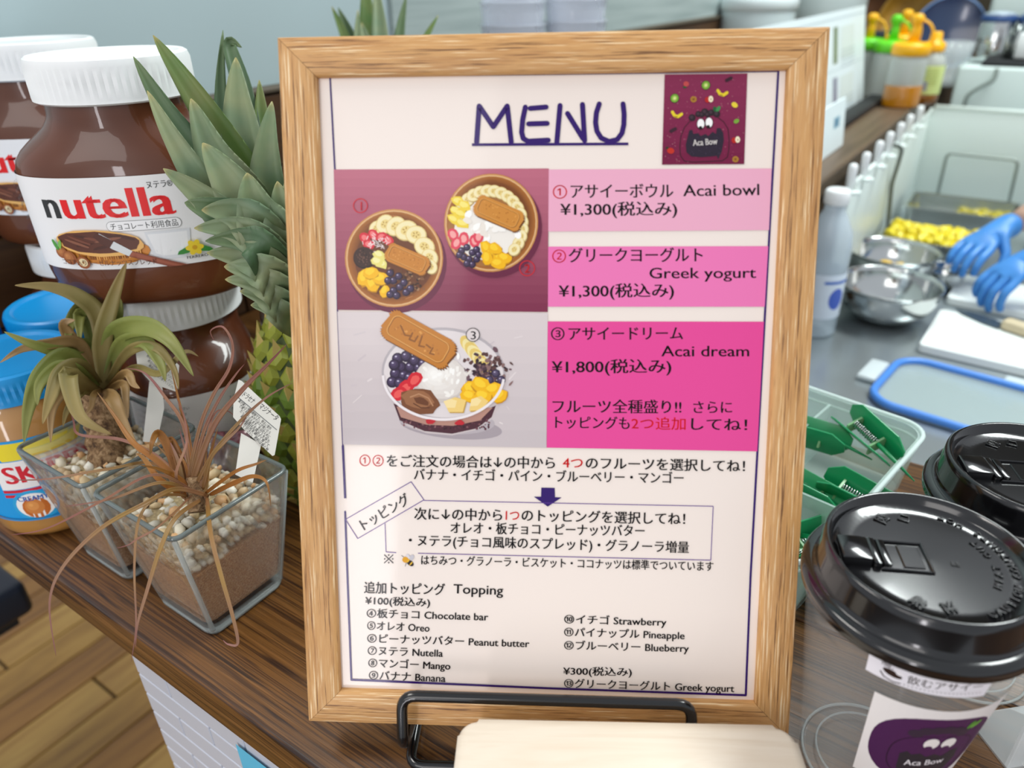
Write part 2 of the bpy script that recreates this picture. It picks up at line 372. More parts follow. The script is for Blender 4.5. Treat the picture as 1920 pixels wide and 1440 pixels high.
# bowls 1 and 2
p.k = 60
def bowl(cx, cy, rx, ry, rot):
    p.ell(cx+5, cy+9, rx*1.02, ry*1.02, '#6a2440', rot, 40); p.ell(cx, cy, rx, ry, '#c98a4a', rot, 44); p.ell(cx, cy, rx*.975, ry*.975, '#e0b27c', rot, 44)
    for i in range(8):
        t = i/7; c = tuple(srgb('#a8662a')[j]*(1-t)+srgb('#7a4218')[j]*t for j in range(3)); p.ell(cx+t*2, cy-t*3, rx*(.945-.16*t), ry*(.945-.16*t), c, rot, 40)
    for i in range(16):
        a = random.uniform(0, 2*pi); p.ell(cx+rx*.86*cos(a), cy+ry*.86*sin(a), 9, 1.1, random.choice(['#8a4e1e', '#b8733a', '#955723']), a+pi/2, 8)
def banana(x, y, r, rot=0):
    p.ell(x+1.2, y+1.6, r, r*.86, '#a8895a', rot, 18); p.ell(x, y, r, r*.86, '#e9cf86', rot, 18); p.ell(x, y, r*.9, r*.76, '#f6e8b6', rot, 18); p.ell(x, y, r*.5, r*.4, '#edd488', rot, 12)
    for k in range(5):
        a = k*2*pi/5+rot; p.ell(x+r*.24*cos(a), y+r*.2*sin(a), r*.12, r*.06, '#b58b3e', a, 6)
def biscuit(cx, cy, L, W, rot, col='#c9812f'):
    n = 44; pts = []
    for i, (x, y) in enumerate(round_poly(L, W, W*.28, 10)):
        k = 1+.035*(1 if i % 2 else -1); pts.append((cx+(x*cos(rot)-y*sin(rot))*k, cy+(x*sin(rot)+y*cos(rot))*k))
    p.poly([(a+2, b+3) for a, b in pts], '#6e3c10'); p.poly(pts, col)
    q = [(cx+x*cos(rot)-y*sin(rot), cy+x*sin(rot)+y*cos(rot)) for x, y in round_poly(L*.84, W*.7, W*.2, 6)]; p.line(q, W*.05, '#8f5417', True, False)
    q = [(cx+x*cos(rot)-y*sin(rot)-.8, cy+x*sin(rot)+y*cos(rot)-.8) for x, y in round_poly(L*.84, W*.7, W*.2, 6)]; p.line(q, W*.03, '#e2a352', True, False)
    for i in range(26):
        x, y = random.uniform(-.36, .36)*L, random.uniform(-.25, .25)*W; p.blob(cx+x*cos(rot)-y*sin(rot), cy+x*sin(rot)+y*cos(rot), L*.016, random.choice(['#dc9a48', '#b66f24']), n=6)
def berry(x, y, r, c='#2a1a35', h='#5d4a70'):
    p.ball(x, y, r, c, h, ly=-.3, n=4); p.ell(x-r*.3, y-r*.35, r*.2, r*.14, '#cfc6dd', 0, 6)
def mango(x, y, r, rot=0):
    p.blob(x+1, y+1.5, r, '#c98a08', r*.75, rot, 10, .12); p.blob(x, y, r, '#f5b90f', r*.74, rot, 10, .12); p.blob(x-r*.15, y-r*.2, r*.6, '#fdd02e', r*.4, rot, 9, .15)
def straw(x, y, r, rot=0, c='#d8283a', h='#f07a7a'):
    p.blob(x, y, r, c, r*.75, rot, 10, .08); p.blob(x, y, r*.6, h, r*.42, rot, 9, .1)
def nuts(cx, cy, n, sx, sy, cols, s=3.2):
    for i in range(n): p.blob(cx+random.gauss(0, sx), cy+random.gauss(0, sy), random.uniform(.6, 1.25)*s, random.choice(cols), random.uniform(.4, .9)*s, random.random()*3, 6, .3)
bowl(739, 484, 92, 92, 0)
p.ell(740, 488, 74, 70, '#6d3a1c', 0, 30)
for a, b, r, t in ((706, 428, 15, -.9), (722, 420, 19, -.9), (742, 424, 20, -.7), (762, 432, 22, -.3), (780, 440, 20, .1), (796, 462, 20, .5), (806, 482, 17, .9), (808, 500, 14, 1.2)): banana(a, b, r, t)
for a, b in ((684, 446), (700, 440), (716, 444), (728, 450), (692, 458)): straw(a, b, 12, random.random())
for i in range(46):
    x, y = random.gauss(706, 13), random.gauss(454, 7); a = random.random()*3; p.line([(x, y), (x+7*cos(a), y+7*sin(a))], .9, '#fdf0ee', caps=False)
p.ell(684, 484, 21, 20, '#1d0f0c', 0, 24); p.ell(683, 482, 20, 19, '#3a211a', 0, 24)
for i in range(50): a = random.random()*7; r = random.random()*16; p.blob(683+r*cos(a), 482+r*sin(a), 1.5, random.choice(['#5b3a2e', '#24120e', '#6a473a']), n=5)
for a, b in ((712, 478), (716, 494), (708, 490)): p.blob(a, b, 13, '#ecdf7c', 9, .4, 9); p.blob(a-2, b-2, 8, '#f6eea6', 5, .4, 8)
nuts(766, 520, 90, 14, 12, ['#6b4228', '#8a5c3c', '#4a2a18', '#a57a56', '#3a1f12'])
for a, b, r in ((684, 520, 17), (700, 530, 18), (714, 522, 17), (696, 512, 15), (722, 546, 12)): mango(a, b, r, random.random()*3)
for a, b in ((732, 512), (738, 526), (748, 518), (750, 538), (738, 545), (762, 548), (758, 530), (728, 526), (744, 554), (770, 541), (732, 552)): berry(a, b, 7.2)
biscuit(764, 486, 84, 36, .42)
bowl(921, 418, 88, 92, .1)
p.ell(912, 428, 72, 72, '#a8703a', 0, 30); p.ell(912, 432, 60, 56, '#f3ece2', 0, 26)
for i in range(16):
    a = -2.5+i*.215; banana(918+62*cos(a), 424+66*sin(a), 14-.1*i, a+1.5)
for a, b in ((860, 378), (856, 396), (866, 402), (852, 412), (872, 386), (868, 420)): p.blob(a, b, 14, '#f2d23c', 9, random.random(), 8); p.blob(a-2, b-2, 9, '#f9e67a', 5, .4, 8)
for a, b in ((850, 440), (870, 448), (890, 452), (856, 456), (898, 444)): straw(a, b, 13, random.random()*2, '#e2465a', '#f6a6a2')
for i in range(16): p.blob(random.gauss(914, 22), random.gauss(432, 14), 9, random.choice(['#fbf6ee', '#efe6da', '#fffcf6']), 6, random.random()*3, 9)
for a, b in ((866, 470), (876, 464), (886, 474), (880, 486), (894, 468), (870, 482), (894, 486), (886, 496), (898, 478), (862, 478), (876, 494)): berry(a, b, 6.8)
for a, b, t in ((912, 464, 1.2), (922, 478, 1.5), (936, 480, .6), (946, 484, .3), (928, 466, .4), (914, 484, 1.4), (934, 494, .2)): mango(a, b, 14, t)
biscuit(935, 400, 94, 40, .42, '#cf8a38')
# cup 3
p.k = 60
p.ell(846, 800, 96, 22, '#a99da2', .1, 30); p.ell(838, 790, 90, 24, '#b9aeb2', .05, 30)
p.poly([(720, 712), (742, 770), (758, 796), (800, 812), (848, 816), (892, 806), (922, 786), (940, 756), (956, 700)], '#cdbfbe')
p.poly([(738, 756), (750, 788), (796, 808), (848, 813), (894, 803), (922, 782), (930, 760), (880, 780), (800, 782)], '#4d2530')
for i in range(120): p.blob(random.uniform(752, 918), random.uniform(783, 804), random.uniform(1, 2.6), random.choice(['#6d3f48', '#35151f', '#8b5f60', '#5b2c38']), n=6)
p.poly([(744, 762), (752, 782), (800, 796), (850, 798), (900, 788), (924, 764)], '#b98a7a')
p.ell(832, 700, 116, 86, '#b9b0b3', .05, 44); p.ell(832, 701, 112, 82, '#e3d9d8', .05, 44)
for i in range(9): p.ell(878-i*2.5+i*7, 660-14+i*6, 20, 12, ['#e8c96e', '#f4e4a4'][i % 2], .9, 14)
for a, b in ((752, 688), (746, 672), (762, 668), (742, 700), (758, 704), (770, 688), (778, 676), (736, 716), (750, 718), (786, 690), (768, 708), (740, 684), (794, 682)): berry(a, b, 11, '#2e1f38', '#5f4e73')
nuts(908, 694, 140, 22, 15, ['#4d3540', '#6e5058', '#33202a', '#8a6a66', '#5a3b38'], 5)
for a, b in ((930, 700), (918, 712), (940, 712)): berry(a, b, 8, '#352a44', '#6d607f')
p.ell(826, 712, 48, 42, '#cfc5bd', 0, 30); p.ball(828, 708, 47, '#e0d7cf', '#fbf7f0', 40, ly=-.2, n=6)
for i in range(30): p.blob(random.gauss(828, 20), random.gauss(708, 16), 6, random.choice(['#f7f2ea', '#e9e1d8', '#fdfaf4']), 3, random.random()*3, 8)
for a, b, t in ((762, 726, -.6), (748, 738, -.5), (778, 712, -.8)): straw(a, b, 17, t, '#d3202f', '#ec5a55')
p.blob(788, 752, 38, '#7b4a2c', 24, .2, 16, .1); p.blob(784, 748, 30, '#9a6642', 16, .2, 14, .12); p.blob(792, 752, 15, '#6b3d22', 7, .4, 12, .2); p.line([(770, 744), (786, 738), (804, 746), (812, 760)], 2.5, '#b98661'); p.line([(776, 756), (790, 764), (806, 764)], 2, '#5d341c')
for a, b, r, t in ((884, 728, 19, 0), (902, 722, 20, .5), (880, 742, 16, .2), (926, 730, 18, -.3), (938, 742, 15, -.6), (906, 742, 17, .3)): mango(a, b, r, t)
for q in ([(832, 752), (854, 744), (874, 750), (868, 772), (842, 772)], [(884, 748), (902, 742), (916, 752), (904, 768), (880, 770)]): p.poly([(a+2, b+2) for a, b in q], '#c79d4a'); p.poly(q, '#f2cf7c'); p.poly([(a*.6+q[0][0]*.4, b*.6+q[0][1]*.4) for a, b in q], '#f9e0a0')
for a in range(40):
    t = .1+2.95*a/39; x, y = 832+113*cos(t), 702+84*sin(t); t2 = t+.076; p.line([(x, y), (832+113*cos(t2), 702+84*sin(t2))], 5, '#efe6e6', caps=False)
for a, b in ((808, 790), (862, 792)): p.blob(a, b, 9, '#c2222e', 5)
biscuit(785, 636, 142, 58, .52, '#c27a26')
for s in ([(752, 610), (760, 628), (772, 630)], [(774, 624), (768, 636), (778, 640), (784, 630)], [(792, 630), (786, 648), (796, 650)], [(800, 646), (808, 652)], [(812, 652), (806, 662), (814, 664)]): p.line(s, 3, '#8d5215'); 
p.ell(887, 627.5, 13, 13, '#1c1418', 0, 28); p.ell(887, 627.5, 11.7, 11.7, '#e0d4d2', 0, 28); p.text('3', (881.5, 636), (892.5, 636), -22, '#1c1418')
for c, x, y, r in (('1', 676.5, 386, 13), ('2', 988.5, 503, 14)):
    n = 28; p.line([(x+r*cos(2*pi*i/n), y+r*sin(2*pi*i/n)) for i in range(n)], 1.7, '#d3232f', True, False); p.text(c, (x-(2.6 if c == '1' else 5), y+8.5), (x+(2.6 if c == '1' else 5), y+8.5), -23, '#d3232f', .02)
# logo square
p.k = 40
p.quad_grad([(1246, 140), (1401, 138), (1395, 308), (1241, 309)], '#8a2a50', '#72113c', 8)
for i in range(150): p.blob(random.uniform(1246, 1395), random.uniform(144, 304), .8, random.choice(['#a8506c', '#9a3d60', '#c08a8e']), n=5)
lg = lambda x, y: (1230+x*.1320, 130+y*.1320)
def lel(x, y, rx, ry, c, rot=0): a, b = lg(x, y); p.ell(a, b, rx*.132, ry*.132, c, rot, 20)
def lli(pts, wd, c, closed=False): p.line([lg(*q) for q in pts], wd*.132, c, closed)
lli([(480, 740), (400, 830), (350, 960), (335, 1100), (345, 1230), (400, 1305), (520, 1320), (760, 1310), (940, 1300), (1010, 1250), (1030, 1150), (1035, 1000), (1020, 850), (960, 750), (880, 690)], 9, '#1d1016')
p.poly([lg(*q) for q in ((470, 870), (510, 860), (530, 920), (600, 910), (630, 950), (700, 920), (740, 950), (800, 890), (850, 920), (860, 840), (910, 835), (950, 900), (960, 1010), (930, 1170), (880, 1280), (860, 1230), (780, 1240), (640, 1250), (500, 1240), (430, 1180), (420, 1070), (450, 950))], '#2b2030')
for i in range(60): p.blob(*lg(random.uniform(460, 920), random.uniform(960, 1210)), .9, random.choice(['#4b3a52', '#1c1420', '#3a2c42']), n=5)
for x, y, r in ((510, 690, 50), (600, 640, 45), (690, 610, 52), (780, 620, 46), (860, 640, 48), (650, 650, 38), (730, 650, 38)): lel(x, y, r, r, '#2a1a22'); lel(x-8, y-8, r*.5, r*.5, '#44303a')
lel(835, 570, 26, 40, '#1f5c33', -.4); lel(880, 565, 26, 44, '#3f8a4b', .6)
for x, y in ((633, 780), (750, 762)):
    lel(x, y, 58, 80, '#17090f'); lel(x, y-2, 50, 70, '#faf7f5')
for x, y in ((630, 835), (738, 820)): lel(x, y, 26, 26, '#17090f')
p.text('Aca Bow', lg(525, 1090), lg(870, 1065), -17, '#f6efe9', .015)
for x, y, t in ((935, 345, .35), (290, 650, .35)):
    lli([(x-60, y-40), (x-30, y+10), (x+20, y+25), (x+70, y-10)], 44, '#e8cf2c'); lli([(x-30, y+22), (x+10, y+30)], 8, '#4b3a10')
for x, y in ((705, 230), (262, 415)): lel(x, y, 62, 66, '#2f4a1c', .5); lel(x, y, 54, 58, '#7fae3a', .5); lel(x, y, 26, 30, '#c7dc74', .5); lel(x, y, 8, 8, '#f0f2c4')
for x, y in ((530, 430), (1125, 1280)):
    lel(x, y, 44, 44, '#b9852f')
    for k in range(8): lli([(x, y), (x+38*cos(k*.785), y+38*sin(k*.785))], 6, '#6e4317')
for x, y in ((745, 430), (1125, 1005)): lel(x-18, y+6, 38, 42, '#b8251f'); lel(x+30, y-4, 34, 46, '#f2e6c4'); lel(x+32, y, 7, 16, '#7d6a3a')
lel(1112, 510, 48, 36, '#e9d13a', .6); lel(1138, 740, 42, 30, '#79a63a', -.5); lel(425, 212, 40, 38, '#c54a4a'); lel(405, 258, 26, 14, '#2c5a2c')
lel(205, 1160, 52, 42, '#c2301f', .2); lel(155, 1120, 20, 18, '#2a3a1c')
for x, y in ((1030, 150), (240, 870)):
    for k in range(5): lel(x-30+k*15, y+12-k*8, 24, 24, '#3a1c2a')
# arrow, boxes
p.k = 30
p.poly([(1015, 914), (1040, 914.5), (1040.5, 932), (1053, 932.5), (1027, 949.5), (1001, 931), (1014.5, 931)], PU)
for q in ([(795, 938), (1337, 949), (1332.5, 1050), (784, 1037)], [(722, 981), (724, 1034.5), (743, 1036)], [(648, 973.5), (771, 903), (795, 937), (671, 1009.5), (648, 973.5)]): p.line(q, 1.3, '#5a3391', caps=False)
# lettering
BK, RD = '#120b0e', '#e4060f'
base_k = 70
def T(s, x0, y0, x1, y1, sz, col=BK, off=None):
    off = (.012 if s.isascii() else .019) if off is None else off
    p.k = base_k; p.text(s, (x0, y0), (x1, y1), -sz, col, off)
for a in (('①', 1034, 371, 1063, 371, 31, RD, .008), ('アサイーボウル', 1067, 370, 1262, 369, 30), ('Acai bowl', 1281, 368, 1423, 366, 31), ('¥1,300(税込み)', 1051, 403, 1269, 402, 29),
          ('②', 1033, 491, 1061, 491, 30, RD, .008), ('グリークヨーグルト', 1065, 490, 1317, 489, 30), ('Greek yogurt', 1216, 522, 1417, 521, 29), ('¥1,300(税込み)', 1048, 556, 1263, 555, 29),
          ('③', 1031, 636, 1058, 636, 29), ('アサイードリーム', 1063, 636, 1280, 635, 28), ('Acai dream', 1240, 668, 1404, 668, 29), ('¥1,800(税込み)', 1035, 698, 1258, 697, 29),
          ('フルーツ全種盛り!!', 1032, 772, 1277, 773, 28), ('さらに', 1296, 773, 1372, 773, 26), ('トッピングも', 1033, 801, 1180, 803, 26), ('2つ追加', 1183, 803, 1285, 804, 26, '#ee1219', .012), ('してね！', 1288, 804, 1400, 806, 26),
          ('①②', 672, 872, 719, 873, 26, RD, .006), ('をご注文の場合は↓の中から', 723, 873, 1040, 877, 25), ('4つ', 1055, 876, 1092, 877, 25, RD, .012), ('のフルーツを選択してね！', 1096, 877, 1396, 883, 25),
          ('バナナ・イチゴ・パイン・ブルーベリー・マンゴー', 775, 898, 1281, 905, 24), ('トッピング', 677, 997, 770, 941, 25),
          ('次に↓の中から', 776, 972, 941, 975, 25), ('1つ', 944, 974, 973, 975, 24, RD, .012), ('のトッピングを選択してね！', 976, 975, 1284, 982, 25), ('オレオ・板チョコ・ピーナッツバター', 843, 998, 1208, 1004, 24),
          ('・ヌテラ(チョコ風味のスプレッド)・グラノーラ増量', 758, 1021, 1291, 1035, 24), ('はちみつ・グラノーラ・ビスケット・ココナッツは標準でついています', 788, 1057, 1337, 1069, 20),
          ('追加トッピング', 682, 1110, 834, 1114, 24), ('Topping', 850, 1112, 943, 1115, 25), ('¥100(税込み)', 685, 1132, 806, 1136, 18),
          ('④板チョコ Chocolate bar', 686, 1156, 915, 1163, 19), ('⑤オレオ Oreo', 687, 1179, 805, 1184, 19), ('⑥ピーナッツバター Peanut butter', 687, 1203, 992, 1213, 19), ('⑦ヌテラ Nutella', 688, 1226, 830, 1231, 19), ('⑧マンゴー Mango', 689, 1249, 844, 1255, 19), ('⑨バナナ Banana', 690, 1272, 835, 1278, 19),
          ('⑩イチゴ Strawberry', 1056, 1167, 1249, 1173, 19), ('⑪パイナップル Pineapple', 1056, 1191, 1283, 1198, 19), ('⑫ブルーベリー Blueberry', 1056, 1216, 1291, 1222, 19), ('¥300(税込み)', 1056, 1264, 1184, 1266, 18), ('⑬グリークヨーグルト Greek yogurt', 1056, 1287, 1376, 1297, 19)): T(*a)
p.line([(721, 1040), (737, 1055)], 1.8, BK); p.line([(737, 1040), (721, 1055)], 1.8, BK)
for x, y in ((729, 1040.5), (729, 1054.5), (721.5, 1047.5), (736.5, 1047.5)): p.ell(x, y, 1.5, 1.5, BK, 0, 8)
# bee
p.ell(772, 1045, 6, 4, '#c9c4ca', -1, 12); p.ell(765, 1043, 5, 3.4, '#dcd6da', 1.2, 12); p.ell(769, 1055, 8, 4.6, '#2a1c10', .7, 14); p.ell(760.5, 1049, 6, 5.6, '#e3a21c', 0, 14)
for x, y in ((766, 1051), (771, 1056)): p.ell(x, y, 1.4, 4.4, '#e7b52c', .7, 8)
p.line([(757, 1044), (753, 1041)], .8, '#2a1c10'); p.line([(762, 1055), (760, 1061)], .8, '#2a1c10')
p.build('printed_menu', M['print_gloss'], menu, mfn)
# ---------------------------------------------------------------- wire easel
def fl(x, y, z): return FM @ V((x, y, z))
ea = thing('wire_easel', 'black coated wire easel gripping the bottom of the menu frame', 'stand', (0, 0, 0))
fwd = V((FZ.x, FZ.y, 0)).normalized(); wr = .0028
def rnd(pts, r=.006, n=5):
    pts = [V(q) for q in pts]; out = [pts[0]]
    for i in range(1, len(pts)-1):
        a = (pts[i-1]-pts[i]).normalized(); b = (pts[i+1]-pts[i]).normalized(); q0 = pts[i]+a*r; q1 = pts[i]+b*r
        for k in range(n+1): t = k/n; out.append(q0*(1-t)**2+pts[i]*2*t*(1-t)+q1*t*t)
    out.append(pts[-1]); return out
def zc(v, z): return V((v.x, v.y, z))
L0, R0 = fl(-.0695, -.1425, .0105), fl(.0705, -.1425, .0105)
L1, R1 = fl(-.0695, -.1705, .0105), fl(.0705, -.1705, .0105)
L2, R2 = fl(-.0695, -.1700, -.022), fl(.0705, -.1700, -.022)
b = bmesh.new(); tube(b, rnd([L2, L1, L0, R0, R1, R2], .0075), wr, 12); obj('front_lip', b, M['black_wire'], ea)
ff = V((-.054, -.043, .0032)); u = FX; bk = ff - fwd*.105; ffr = ff + u*.125; bkr = bk + u*.125
b = bmesh.new(); tube(b, rnd([fl(-.0695, .03, -.019), fl(-.0695, -.165, -.019), zc(bk, .0032)+fwd*.03, ff, ffr, zc(bkr, .0032)+fwd*.03, fl(.0705, -.165, -.019), fl(.0705, .03, -.019)], .0075), wr, 12)
obj('foot_and_back_wire', b, M['black_wire'], ea)
# ---------------------------------------------------------------- cream wooden block
cream = wood('whitewashed_wood', [(.35, '#e0d0ba'), (.55, '#e8dbc8'), (.75, '#d8c6ae')], (4, 60, 60), 1.6, .5, bmp=.05)
bl = bmesh.new(); prism(bl, round_poly(.152, .042, .009, 8), 0, .0455, .003)
th = math.atan2(.086, .138)
q0 = at(864, 1346, .052); q0.z = .0065; ux = V((cos(th), sin(th), 0)); uy = V((-sin(th), cos(th), 0)); cc = q0+ux*.0755-uy*.0215
tag(obj('wooden_block', bl, cream, loc=cc, rot=(0, 0, th)), 'rounded cream wooden board lying in front of the menu frame', 'board')
# ================================================================ JARS
lid_w = mat('jar_lid_white', '#f4f6f5', .38, sss=.05)
m_, nt, b_ = nodes('hazelnut_spread_behind_glass'); setp(b_, rough=.35, coat=.6, spec=.3); b_.inputs['Coat Roughness'].default_value = .03
nt.links.new(ramp(nt, noise_t(nt, texmap(nt), 12, 3), [(.3, '#5a2f1a'), (.7, '#6e3c22')]), b_.inputs['Base Color']); M['choc'] = m_
JA, JB = .0715, .050                                         # half width, half depth of the jar body
def jshape(r, z, a):
    # r in 0..1 of the body, k blends round neck to oval body
    k = min(1, max(0, (.1265-z)/.034)); k = k*k*(3-2*k)
    n = 2.45; c, s_ = cos(a), sin(a); e = (abs(c)**n+abs(s_)**n)**(-1/n)
    return (r*((1-k)*.0445*c+k*JA*e*c), r*((1-k)*.0445*s_+k*JB*e*s_))
def jar_profile(z):
    P_ = [(0, .80), (.004, .90), (.012, .955), (.024, .985), (.04, 1), (.09, 1), (.104, .985), (.116, .955), (.1265, .985), (.1355, .97)]
    for (a, ra), (b, rb) in zip(P_, P_[1:]):
        if a <= z <= b: return ra+(rb-ra)*(z-a)/(b-a)
    return .97
def ribbed(r0, z0, z1, n, h=.0010):
    b = bmesh.new(); N = n*2; prof = [(r0-.0022, z0), (r0-.0002, z0+.0012)] + [(r0, z0+(z1-z0)*t) for t in (.12, .5, .82)] + [(r0-.0012, z1-.0012), (r0-.003, z1)]
    def sh(r, z, a, prof=prof):
        i = round(a/(2*pi)*N) ; f = h if (i % 2 and prof[1][1] < z < prof[-2][1]-.0005) else 0
        return ((r-f)*cos(a), (r-f)*sin(a))
    lathe(b, prof+[(r0-.006, z1-.0004), (r0-.0075, z1-.0022), (r0-.012, z1-.0024), (.004, z1-.0022), (.0002, z1-.0022)], N, sh, cap=False)
    b.faces.ensure_lookup_table(); return b
def jar_label(kind):
    p = Print(2.5e-5)
    zb, zt = 0, .060; Wd = .115
    p.quad_grad([(-.170, zt), (.170, zt), (.170, zb), (-.170, zb)], '#f6f5f4', '#f1efee', 1)
    # word: dark n, red utella
    zi = .0345
    def stem(x, y0, y1, w_=.0062, c='#e3191c'): p.poly([(x, y0), (x+w_, y0), (x+w_, y1), (x, y1)], c)
    p.k += 1
    p.text('n', (-.0480, zi), (-.0365, zi), .026, '#2b2b2b', .03); red = '#ea0a0e'
    p.text('utella', (-.0345, zi), (.0340, zi), .0268, red, .03)
    p.k += 2
    p.text('ヌテラ®', (.0210, .0520), (.0365, .0520), .0052, '#444444', .01)
    q = round_poly(.0445, .0062, .003, 5, .0140, .0287); p.line(q, .0005, '#777777', True, False); p.poly(q, '#fbfafa'); p.text('チョコレート利用食品', (-.0065, .0268), (.0342, .0268), .0050, '#3a3a3a', .012)
    # glass of milk
    p.poly([(.013, .024), (.0405, .024), (.038, .008), (.034, .005), (.020, .005), (.015, .008)], '#e4e6e9'); p.poly([(.0145, .0225), (.0385, .0225), (.0365, .0095), (.033, .0075), (.021, .0075), (.017, .0095)], '#f6f6f6')
    # bread with spread
    bx, by = -.016, .0170
    p.blob(bx+.001, by-.0035, .0285, '#d98a34', .0100, -.06, 22, .03); p.k += 1
    for i in range(34):
        x = bx-.024+i*.00145; p.line([(x, by-.0060-.004*math.sqrt(max(0, 1-((x-bx)/.027)**2))), (x+.0003, by-.002)], .0009, random.choice(['#b96f22', '#e9a652', '#c98433', '#8f5218']), caps=False)
    p.blob(bx, by+.0012, .0278, '#f0b866', .0088, -.06, 24, .03); p.blob(bx-.0004, by+.0018, .0255, '#5f2f1d', .0074, -.06, 24, .06)
    for i in range(9): p.blob(bx+random.uniform(-.017, .017), by+.002+random.uniform(-.004, .004), random.uniform(.004, .009), random.choice(['#7a4430', '#8d5740', '#4c2314']), .0010, random.uniform(-.4, .4), 10, .2)
    # knife
    p.poly([(-.0170, .0235), (-.0135, .0250), (.0040, .0120), (.0015, .0085), (-.0085, .0145)], '#dfe2e3'); p.poly([(-.0178, .0230), (-.0150, .0255), (-.0060, .0195), (-.0095, .0152), (-.0140, .0180)], '#54281a')
    p.poly([(.0005, .0090), (.0035, .0125), (.0345, -.0000), (.0350, -.0000), (.0250, .0), (.0230, .0)], '#8c4630'); p.poly([(.0010, .0095), (.0033, .0118), (.0310, .0), (.0270, .0)], '#a65a40')
    for x, y, r in ((-.0425, .0120, .0042), (-.0375, .0085, .0048), (-.0290, .0055, .0044)): p.ball(x, y, r, '#9a5426', '#d08a4e', ly=.3)
    p.ell(-.0288, .0056, .0028, .0028, '#f0dcae'); p.ell(-.0288, .0056, .0009, .0009, '#b98d55')
    p.blob(-.0450, .0170, .0040, '#4f9a3a', .0014, 1.9, 8); p.blob(-.0415, .0175, .0036, '#7cbc4e', .0013, 1.2, 8)
    p.text('ココア入りヘーゼルナッツスプレッド', (-.0440, .0042), (.0160, .0030), .0044, '#6a3d2a', .012)
    p.blob(.0350, .0100, .006, '#3f8f3d', .0022, .4, 8); p.blob(.0450, .0095, .006, '#3f8f3d', .0022, -.3, 8)
    for k in range(6): p.ell(.0400+.0028*cos(k*1.05), .0112+.0028*sin(k*1.05), .0028, .0019, '#f4d531', k*1.05, 10)
    p.ell(.0400, .0112, .0016, .0016, '#d9a41c', 0, 8); p.text('FERRERO', (.0340, .0040), (.0470, .0040), .0026, '#222222', .02)
    # side panels of small print
    for sx in (.055, -.110, .118):
        for i, t in enumerate(('ヌテラは室温で保存してください', 'た原料を使用しています。お子', 'が温度変化により固まることが', 'あります。品質には問題なく', 'は、お召し上', 'がりください。開封後は', '室で保管する', '高温多湿を避けて')): p.text(t, (sx, .051-i*.0048), (sx+.0024*len(t), .051-i*.0048), .0027, '#55585a', .006)
    p.text('nutella', (.0545, .0142), (.0635, .0142), .0036, red, .03)
    return p
NS = 96
_tab = {}
def arc_table(z):
    key = round(z, 3)
    if key in _tab: return _tab[key]
    pts = []; s_ = 0; last = None
    for i in range(721):
        a = -pi/2-pi+2*pi*i/720; x, y = jshape(jar_profile(z), z, a)
        if last: s_ += math.hypot(x-last[0], y-last[1])
        pts.append((s_, a)); last = (x, y)
    mid = s_/2; _tab[key] = [(q-mid, a) for q, a in pts]; return _tab[key]
import bisect as _bs
def label_map(z0, offs=.0010):
    T0 = arc_table(.06); ks = [q for q, a in T0]
    def fn(u, v, k):
        i = min(max(_bs.bisect(ks, u), 1), 720); (s0, a0), (s1, a1) = T0[i-1], T0[i]; a = a0+(a1-a0)*(u-s0)/(s1-s0)
        x, y = jshape(jar_profile(z0+v), min(z0+v, .09), a); L = math.hypot(x, y); f = 1+(offs+k)/L
        return V((x*f, y*f, z0+v))
    return fn
def make_jar():
    t = thing('spread_jar', 'x', 'jar')
    b = bmesh.new(); zs_ = [0, .0015, .004, .008, .012, .018, .024, .032, .04, .055, .07, .085, .092, .097, .102, .107, .112, .116, .12, .1235, .1265, .131, .1355]
    lathe(b, [(jar_profile(z)*(.965 if z == 0 else 1), z) for z in zs_], NS, jshape); obj('jar_body', b, M['choc'], t)
    b = ribbed(.0492, .131, .1575, 64); obj('lid', b, lid_w, t, smooth='auto')
    jar_label(0).build('label', M['print'], t, label_map(.030), cell=.002)
    return t
JH = .1575
c1 = V((-.378, .078, 0)); az = R(-50)+pi/2                     # front (-Y of the jar) faces az
lo = V((-.392, .083, 0))
j0 = make_jar(); j0.name = 'spread_jar'; j0.location = (c1.x, c1.y, JH+.0004); j0.rotation_euler = (0, 0, az)
G = 'big jars of chocolate hazelnut spread'
j0['label'] = 'large chocolate spread jar, topmost of the front stack beside the pineapple crown'; j0['group'] = G
dup(j0, None, (-.3925, .0885, 0), az+R(-69), 'chocolate spread jar at the bottom of the front stack, small print facing out')
dup(j0, None, (-.559, .117, JH+.0004), az+R(-2), 'chocolate spread jar cut by the left picture edge, topmost of the rear stack')
dup(j0, None, (-.559, .117, 0), az+R(-4), 'chocolate spread jar under the rear stack, hidden by the plant and blue lids')
j5 = dup(j0, None, (-.362, .203, 0), az+R(-70), 'single chocolate spread jar between the front stack and the pineapple')
